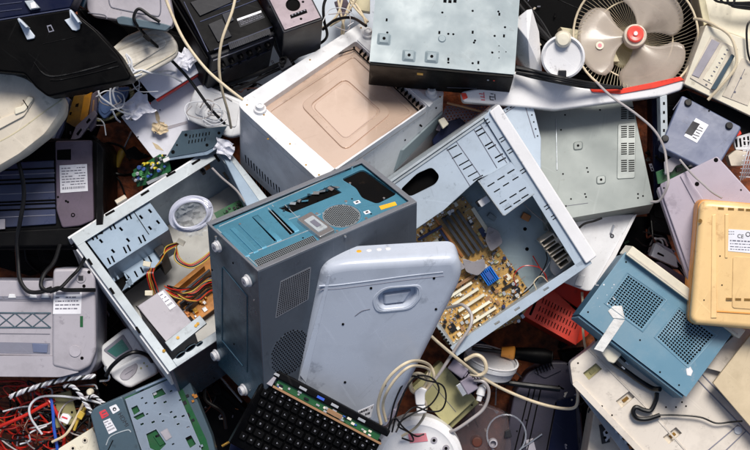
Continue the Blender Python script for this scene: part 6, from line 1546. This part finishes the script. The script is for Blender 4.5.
scrap('black_box', 'black box lying under the beige player and purple box', 'plastic box', 'black', 0, [(686, 90), (755, 118), (760, 150), (738, 130), (700, 108)], 20)
scrap('white_casing', 'small white plastic casing with dark slot left of the lilac casing', 'casing', 'grey_pr', -40, [(650, 256), (658, 242), (672, 250), (690, 280), (684, 268)], 20, 1, 1)
scrap('white_casing', 'boxy white plastic piece behind the white strip of the blue box', 'casing', 'white', -30, [(651, 256), (656, 243), (676, 256), (678, 268)], 16, 1, 1, [('slot', 'slot_dark', [(658, 252), (664, 255), (664, 257), (657, 254)], .2)])
scrap('grey_plate', 'flat grey-brown plate behind the white strip of the blue box', 'plate', 'brown_grey', -20, [(648, 264), (660, 262), (700, 286), (712, 322), (690, 310)], 10)
scrap('cream_plate', 'cream plate between yellow device and blue box', 'plate', 'scan_white', 34, [(690, 318), (752, 326), (752, 350), (722, 372), (700, 366), (735, 335)], 6)
# ---- dark fillers added so the gaps between things go black like deep shade
def dark(lb, z, pts, th=30, m='black', r=2, name='dark_gap_filler', cat='plastic casing'):
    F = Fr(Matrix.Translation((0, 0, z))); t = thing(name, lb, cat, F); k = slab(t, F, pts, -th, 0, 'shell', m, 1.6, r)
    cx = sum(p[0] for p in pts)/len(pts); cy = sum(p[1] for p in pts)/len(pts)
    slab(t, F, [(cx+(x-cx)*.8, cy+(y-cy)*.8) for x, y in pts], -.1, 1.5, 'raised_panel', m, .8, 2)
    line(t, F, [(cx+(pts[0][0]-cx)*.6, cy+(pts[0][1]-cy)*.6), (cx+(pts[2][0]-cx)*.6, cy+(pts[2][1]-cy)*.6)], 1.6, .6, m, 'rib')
dark('added black filler darkening the gap behind the white wedge at the top edge', -60, [(510, -30), (590, -30), (600, 10), (575, 35), (545, 50), (512, 30)], m='black_gloss')
dark('large added black filler darkening the gap under the fan', -100, [(560, -30), (720, -30), (720, 80), (640, 100), (560, 80)], 30, 'black_gloss')
dark('added black filler darkening the gap below the black radio', -84, [(150, -10), (180, -20), (215, 60), (214, 80), (200, 76)], 26)
dark('added black filler darkening the gap between the left open case and the tower foot', -80, [(176, 372), (214, 380), (250, 412), (262, 470), (190, 470)], 40)
dark('added black filler darkening the gap beneath the red housing and the white tray', -96, [(600, 218), (660, 216), (680, 270), (640, 262), (622, 256), (590, 330), (560, 350)], 30, 'black')
dark('added black filler darkening the gap left of the scanner frame', -92, [(560, 352), (590, 348), (602, 398), (596, 470), (560, 470), (575, 400)], 30, 'black_gloss')
dark('added black filler darkening the gap below the black printer front', -92, [(36, 248), (96, 240), (80, 272), (40, 262)], 30, 'black')
dark('added dark navy filler darkening the gap under the open case lower edge', -112, [(452, 356), (480, 340), (500, 352), (470, 400), (452, 392)], 20, 'navy')
dark('added black filler darkening the gap between handheld meters and tower', -110, [(96, 376), (150, 378), (176, 366), (200, 372), (120, 410), (98, 404)], 20, 'black_gloss')
dark('added black filler darkening the gap between the left case and the oval basket', -120, [(150, 160), (168, 158), (214, 146), (222, 142), (190, 168), (142, 190)], 14, 'black_gloss')
dark('added black filler darkening the gap under the left end of the device', -60, [(262, 400), (300, 380), (330, 420), (300, 470), (262, 440)], 40, 'black_gloss')
dark('added dark blue filler darkening the gap under the pale blue metal sheet', -50, [(538, 96), (552, 100), (556, 180), (545, 190), (534, 160)], 40, 'navy')
dark('added dark slate filler darkening the gap between drive case and purple box', -30, [(652, 94), (664, 92), (664, 190), (654, 200)], 30, 'navy')
line_ = cable('metal_rod', 'thin silver rod near the foot of the dark tower', 'silver', [(219, 375, -30), (230, 388, -30), (242, 402, -30)], 1.1, None, 'rod')
cable('metal_rod', 'dull brass rod beneath the dark tower foot', 'brass', [(222, 446, -30), (232, 440, -30), (240, 434, -30)], 1.4, None, 'rod')
cable('cable', 'black cable snaking down between tower and set-top box', 'cable_black', [(190, 372, -20), (204, 384, -20), (206, 400, -20), (222, 412, -20), (226, 428, -30)], 1.8)

# ---- tangle of coloured wires, lower left
rn = random.Random(77)
gl_ = {'cable_red': 'red wire in the tangled heap below the grey printer', 'cable_black': 'black wire in the tangled heap below the grey printer', 'cable_brown': 'brown wire in the tangled heap below the grey printer', 'cable_orange': 'orange wire in the tangled heap below the grey printer', 'cable_white': 'white wire in the tangled heap below the grey printer', 'cable_grey': 'grey wire in the tangled heap below the grey printer'}
bag = ['cable_red']*21+['cable_black']*24+['cable_brown']*14+['cable_orange']*4+['cable_white']*4+['cable_grey']*6
for i, m in enumerate(bag):
    left = m in ('cable_brown', 'cable_red')
    cx, cy = rn.uniform(-5, 40) if left else rn.uniform(10, 92), rn.uniform(392, 446)
    a = rn.uniform(0, 2*pi); ra, rb = rn.uniform(14, 40), rn.uniform(8, 26); z = rn.uniform(-95, -42)
    if m == 'cable_brown': cx, cy = rn.uniform(-10, 30), rn.uniform(388, 408); ra = rn.uniform(22, 44); z = rn.uniform(-100, -70)
    n_ = rn.randint(4, 7); st = rn.uniform(0, 6); tilt = rn.uniform(-.5, .9)
    pts = []
    for k in range(n_):
        th = st+k*.8; x = cx+ra*cos(th)*cos(tilt)-rb*sin(th)*sin(tilt); y = cy+ra*cos(th)*sin(tilt)*.7+rb*sin(th)*cos(tilt)
        x = min(x, 97-(max(0, y-400))*.3); y = max(y, 386 if x > 30 else 383)
        pts.append((x+rn.uniform(-2, 2), y+rn.uniform(-2, 2), z+rn.uniform(-6, 6)))
    cable('wire', gl_[m], m, pts, {'cable_red': 1.0, 'cable_black': 1.2, 'cable_brown': .7, 'cable_white': .9, 'cable_grey': 1., 'cable_orange': 1.}[m], 'wires in the tangled heap', n=7)
cable('wire', 'thick bright red wire bundle slanting through the tangled heap', 'cable_red', [(-4, 428, -38), (10, 422, -34), (28, 414, -34), (42, 406, -34), (55, 400, -38)], 1.9)
cable('wire', 'red wire curving round to the right in the tangled heap', 'cable_red', [(36, 392, -40), (50, 402, -34), (60, 420, -34), (64, 436, -36), (63, 452, -40)], 1.8)
cable('wire', 'bright blue wire hanging vertically in the tangled heap', 'cable_blue', [(51, 398, -34), (53, 412, -32), (54, 428, -32), (57, 446, -34), (58, 456, -36)], 1.7)
cable('wire', 'grey-white wire arching over the tangled heap', 'cable_white', [(42, 434, -36), (31, 418, -30), (30, 406, -28), (40, 397, -28), (60, 396, -28), (84, 399, -30), (104, 404, -30)], 1.2)
cable('wire', 'cream wire leaning across the right part of the heap', 'cable_cream', [(52, 442, -28), (66, 434, -26), (76, 418, -26), (84, 402, -28)], 1.4)
cable('wire', 'yellow wire beneath the yellow plug', 'cable_yellow', [(74, 430, -28), (78, 420, -26), (82, 414, -26), (84, 408, -30)], 1.4)
F = flat(81, 415, -22, 60)
t = thing('yellow_plug', 'yellow plug in the wire heap', 'plug', F); t['o']['label'] = 'small bright yellow plug on top of the wire heap'
MB(F).box(-4, -3, -3, 4, 3, 2).build('plug_body', 'cable_yellow', t, .9); MB(F).tube([(4, 0, 0), (9, 0, 0)], 1.4, 8, False).build('plug_stem', 'cable_yellow', t)
F = flat(65, 418, -20, -20)
t = thing('white_plug', 'white connector block with red mark in the wire heap', 'connector', F)
MB(F).prism(rnd([(-5, -4), (5, -5), (6, 3), (2, 5), (-4, 4)], 1), -4, 3).build('connector_body', 'white_clean', t, .8); MB(F).box(-3, 0, 2.8, 3, 1.6, 3.4).build('red_mark', 'logo_red', t)
F = flat(53, 409, -40, 15)
t = thing('grey_adapter', 'dull grey board piece under the wires of the heap', 'board piece', F)
MB(F).box(-2, -20, -4, 22, 14, 0).build('board_body', 'olive_side', t, .8)
for x in (0, 9, 18): MB(F).cyl(x, -8, 1.2, 0, .6, 10).build('hole', 'slot_dark', t)
F = flat(90, 392, -20, 10); t = thing('small_knob', 'small cream knob at the right end of the wire heap', 'knob', F); MB(F).lathe(0, 0, [(3.6, -4), (3.6, 2), (2.4, 4), (.01, 4.2)], 16).build('knob_body', 'cream_clean', t)
# braided ropes
def braid(lb, pts, r):
    P = smooth([W(*p) for p in pts], 10); o = P[0].copy(); F = Fr(Matrix.Translation(o)); t = thing('braided_cable', lb, 'braided cable', F)
    P = [p-o for p in P]; MB(F).tube(P, r*.8, 8, False).build('core', 'cable_black', t)
    for s_ in range(4):
        Q = []
        L_ = 0
        for i in range(len(P)):
            if i: L_ += (P[i]-P[i-1]).length
            d = (P[min(i+1, len(P)-1)]-P[max(i-1, 0)]).normalized(); a = d.cross(Vector((0, 0, 1))).normalized(); b = a.cross(d); th = L_/r*1.05+s_*pi/2
            Q.append(P[i]+(a*cos(th)+b*sin(th))*r*.62)
        MB(F).tube(Q, r*.5, 7, True, 2).build('strand', 'cable_white' if s_ % 2 == 0 else ('grey_pr' if s_ == 1 else 'cable_black'), t)
braid('black and white braided cable lying along the front of the grey printer', [(10, 397, -20), (24, 391, -16), (45, 384, -12), (66, 379, -10), (84, 377, -10), (95, 376, -14)], 2.4)
braid('shorter black and white braided cable bending down to the set-top box', [(64, 386, -18), (72, 386, -14), (80, 394, -10), (86, 404, -8), (92, 413, -6)], 2.)
braid('thin black and white braid end right of the knob', [(86, 398, -20), (94, 396, -16), (102, 402, -12), (106, 404, -10)], 1.6)
# cream strip at the bottom
F = fr((58, 460), (100, 440), (54, 452), (0, 0, 0)); F = Fr(Matrix.Translation((0, 0, -6)))
t = thing('power_strip', 'cream socket strip at the bottom edge touching the set-top box', 'socket strip', F)
slab(t, F, [(58, 449), (92, 428), (99, 440), (104, 470), (66, 470)], -24, 0, 'strip_body', 'cream_clean', 1, 1)
for x, y in ((73, 448), (85, 440)):
    p = F.l(x, y); k = MB(F).cyl(p.x, p.y, 2.8, -.1, .8, 18).build('socket', 'cream', t); MB(F).cyl(p.x, p.y, 1.3, .7, 1.2, 12).build('socket_hole', 'slot_dark', sp(k, F))
for o in bpy.data.objects:
    if 'kind2' in o: del o['kind2']

# ---- added dark fillers shading the upper-left gaps and small rubbish lying in the gaps
dark('added black filler darkening the gap between black paper tray and grey casing', 0, [(72, 4), (90, 6), (112, 22), (124, 28), (132, 40), (122, 56), (100, 40)], 40, 'black_gloss')
dark('added black filler darkening the gap under the stained tray end', -44, [(158, 26), (182, 34), (200, 66), (190, 74), (176, 60)], 30, 'black_gloss')
dark('added black filler darkening the gap under the handheld meters', -112, [(92, 300), (110, 304), (150, 352), (176, 372), (150, 392), (98, 396)], 20, 'black')
dark('added black filler darkening the gap right of the black printer', -116, [(100, 200), (112, 205), (90, 246), (76, 250)], 14, 'black')
rn = random.Random(99)
GAP = [((62, 96), (104, 142), -70, 16), ((176, 376), (262, 446), -60, 34), ((452, 350), (565, 400), -108, 30), ((560, 352), (600, 448), -70, 20), ((600, 222), (690, 300), -80, 30), ((436, 400), (520, 446), -84, 18), ((96, 296), (150, 400), -96, 14), ((4, 385), (100, 446), -84, 60), ((100, 88), (150, 118), -70, 8), ((640, 95), (680, 200), -30, 12), ((215, 62), (300, 100), -84, 10), ((505, 0), (560, 50), -50, 10)]
KIND = [('plastic_scrap', 'black', 'small black plastic scrap lying in the gaps of the pile', 'plastic scrap'), ('plastic_scrap', 'grey_dark', 'small grey plastic scrap lying in the gaps of the pile', 'plastic scrap'), ('plastic_scrap', 'cream', 'small cream plastic scrap lying in the gaps of the pile', 'plastic scrap'), ('metal_scrap', 'copper', 'small copper-coloured metal scrap lying in the gaps of the pile', 'metal scrap'), ('metal_scrap', 'galv', 'small shiny steel scrap lying in the gaps of the pile', 'metal scrap'), ('board_scrap', 'pcb_green', 'small green circuit board scrap lying in the gaps of the pile', 'board scrap'), ('plastic_scrap', 'red_dark', 'small dark red plastic scrap lying in the gaps of the pile', 'plastic scrap')]
for (x0, y0), (x1, y1), z, n in GAP:
    for k in range(n):
        nm, m, lb, ct = KIND[min(6, int(abs(rn.gauss(0, 2.2))))]
        x, y = rn.uniform(x0, x1), rn.uniform(y0, y1); s_ = rn.uniform(1.5, 5.5)*(1.5 if m == 'black' else .8)
        f = flat(x, y, z+rn.uniform(-14, 8), rn.uniform(0, 360), rn.uniform(-30, 30), rn.uniform(-30, 30))
        P = [(s_*rn.uniform(.6, 1.3)*cos(a), s_*rn.uniform(.3, .9)*sin(a)) for a in sorted(rn.uniform(0, 6.28) for _ in range(6))]
        if len(set(P)) < 3: continue
        B = MB(f); h = rn.uniform(.6, 3)
        if rn.random() < .3: B.prism(rect(-s_, -s_*.4, s_, s_*.4), 0, h, [circ(s_*.3, 0, s_*.2, 8), rect(-s_*.7, -s_*.2, -s_*.2, s_*.2)])
        elif rn.random() < .3: B.box(-s_, -s_*.25, 0, s_, s_*.25, h); B.box(s_*.6, -s_*.25, 0, s_, s_*.25, h+s_*.7)
        else: B.prism(P, 0, h)
        tag(B.build(nm, m, None, .2), lb, ct, 'rubbish in the gaps')
for k in range(34):
    x, y, z = rn.choice([(500, 380, -100), (470, 410, -70), (230, 410, -54), (210, 400, -54), (640, 260, -60), (655, 240, -60), (120, 320, -98), (90, 120, -56), (590, 400, -60), (250, 85, -70), (70, 430, -40), (30, 430, -40), (120, 100, -60)])
    a = rn.uniform(0, 6.28); r_ = rn.uniform(10, 26); b_ = a+rn.uniform(-1.5, 1.5)
    m = rn.choice(['cable_black', 'cable_black', 'cable_black', 'cable_grey', 'cable_brown', 'cable_white'])
    nm = {'cable_black': 'black', 'cable_grey': 'grey', 'cable_brown': 'brown', 'cable_white': 'white'}[m]
    cable('wire', 'thin loose %s wire in the gaps of the pile' % nm, m, [(x-r_*cos(a), y-r_*sin(a), z+rn.uniform(-6, 6)), (x+rn.uniform(-6, 6), y+rn.uniform(-6, 6), z+rn.uniform(0, 12)), (x+r_*.6*cos(b_), y+r_*.6*sin(b_), z+rn.uniform(-6, 10)), (x+r_*cos(b_+.6), y+r_*sin(b_+.6), z+rn.uniform(-6, 6))], rn.uniform(.5, 1.), 'loose wires in the gaps', n=6)

dark('added black filler darkening the gap beneath the scraps and the oval basket', -84, [(58, 92), (140, 80), (152, 98), (126, 118), (98, 124), (90, 146), (56, 150)], 20, 'black_gloss')  # more fillers added, their black stands in for deep shade
dark('added black filler darkening the gap beside the left edge of the black radio', -64, [(150, 18), (178, -20), (196, 10), (216, 78), (204, 88), (186, 60)], 20, 'black_gloss')
dark('added black filler darkening the gap between drive case and lilac casing', -60, [(650, 90), (690, 92), (690, 240), (650, 230)], 20, 'black')
dark('added black filler darkening the ground at the left end of the grey printer', -118, [(-20, 240), (60, 244), (66, 262), (30, 276), (-20, 262)], 10, 'black')

def paper(x, y, z, s_, lb, seed, rot, m='sheet_white'):
    rp = random.Random(seed); f = flat(x, y, z, rot, rp.uniform(-8, 8), rp.uniform(-8, 8)); n = 16; vs = []
    from mathutils import noise as nz
    for j in range(n+1):
        for i in range(n+1):
            u, v = (i/n-.5), (j/n-.5); w_ = nz.noise(Vector((u*4+seed, v*4, 0)))*s_*.22+abs(nz.noise(Vector((u*9+seed, v*9, 3))))*s_*.12
            vs.append((u*s_*1.3+nz.noise(Vector((v*3, seed, u)))*s_*.2, v*s_+nz.noise(Vector((u*3, seed, v)))*s_*.2, w_))
    B = MB(f); B.add(vs, [(j*(n+1)+i, j*(n+1)+i+1, (j+1)*(n+1)+i+1, (j+1)*(n+1)+i) for j in range(n) for i in range(n) if not ((i < 3 and j < 2+i % 3) or (i > 13 and j > 12))])
    tag(B.build('paper_sheet', m, None, ang=18), lb, 'paper')
paper(136, 108, -44, 22, 'crumpled white paper scrap beside the red plug on the white board', 3, 30)
paper(224, 148, -40, 16, 'small crumpled white paper tucked at the right end of the slotted bracket', 5, -20)
paper(188, 60, -30, 18, 'crumpled pale paper between the stained tray and the black radio', 8, 60)
paper(160, 128, -58, 12, 'small torn paper on the lower part of the white board', 12, 10, 'card')
paper(634, 268, -52, 16, 'crumpled cream paper in the dark gap above the blue box', 15, 40, 'cream')
rn = random.Random(41)
for k in range(14):
    x, y = rn.choice([(110, 100), (128, 84), (150, 80), (200, 110), (215, 116), (340, 20)])
    a = rn.uniform(0, 6.28); r_ = rn.uniform(8, 20); pts = []
    for q in range(5): pts.append((x+r_*cos(a+q*1.1)*rn.uniform(.6, 1.2), y+r_*.7*sin(a+q*1.1)*rn.uniform(.6, 1.2), (-26 if y < 130 else -30)+rn.uniform(-4, 6)))
    m = rn.choice(['cable_white', 'cable_white', 'cable_grey']); cable('wire', 'thin curling %s wire among the papers and trays at upper left' % ('white' if m == 'cable_white' else 'grey'), m, pts, rn.uniform(.4, .7), 'thin wires at upper left', n=6)

dark('added black filler darkening the gap below the grey casing at the top left', -50, [(70, -20), (150, -20), (172, 30), (160, 44), (128, 62), (84, 44)], 20, 'black_gloss')  # one more added filler, black in place of shade
rn = random.Random(61)
for k in range(30):
    x, y = rn.uniform(0, 88), rn.uniform(388, 448); a = rn.uniform(0, 6.28); r_ = rn.uniform(10, 30); z = rn.uniform(-60, -34)
    m = rn.choice(['cable_black', 'cable_black', 'cable_black', 'cable_red', 'cable_brown', 'cable_grey', 'cable_orange'])
    pts = [(min(94, x+r_*cos(a+q*.8)*rn.uniform(.8, 1.2)), max(386, y+r_*.7*sin(a+q*.8)), z+rn.uniform(-6, 6)) for q in range(5)]
    cable('wire', gl_[m], m, pts, rn.uniform(.6, 1.1), 'wires in the tangled heap', n=6)
# ------------------------------------------------------------------ camera, light
cam = bpy.data.cameras.new('camera'); co = bpy.data.objects.new('camera', cam); scene.collection.objects.link(co)
co.location = (0, 0, H*S); cam.sensor_fit = 'HORIZONTAL'; cam.sensor_width = 36; cam.lens = 36*H/750; cam.clip_end = 200; scene.camera = co
w = bpy.data.worlds.new('World'); scene.world = w; w.use_nodes = True; nt = w.node_tree
EL, AZ = 52, 12     # sun height and its bearing clockwise from the top of the picture
sky = nt.nodes.new('ShaderNodeTexSky'); sky.sky_type = 'NISHITA'; sky.sun_disc = False; sky.sun_elevation = R(EL); sky.sun_rotation = R(AZ); sky.dust_density = 3
nt.links.new(sky.outputs[0], nt.nodes['Background'].inputs[0]); nt.nodes['Background'].inputs[1].default_value = .065
sl = bpy.data.lights.new('sun', 'SUN'); sl.energy = 2.6; sl.angle = R(20); sl.color = (1, .95, .88)
so = bpy.data.objects.new('sun', sl); scene.collection.objects.link(so)
d = Vector((sin(R(AZ))*cos(R(EL)), cos(R(AZ))*cos(R(EL)), sin(R(EL))))
so.rotation_euler = d.to_track_quat('Z', 'Y').to_euler()
scene.view_settings.view_transform = 'Standard'; scene.view_settings.look = 'None'; scene.view_settings.exposure = .5; scene.view_settings.gamma = 1
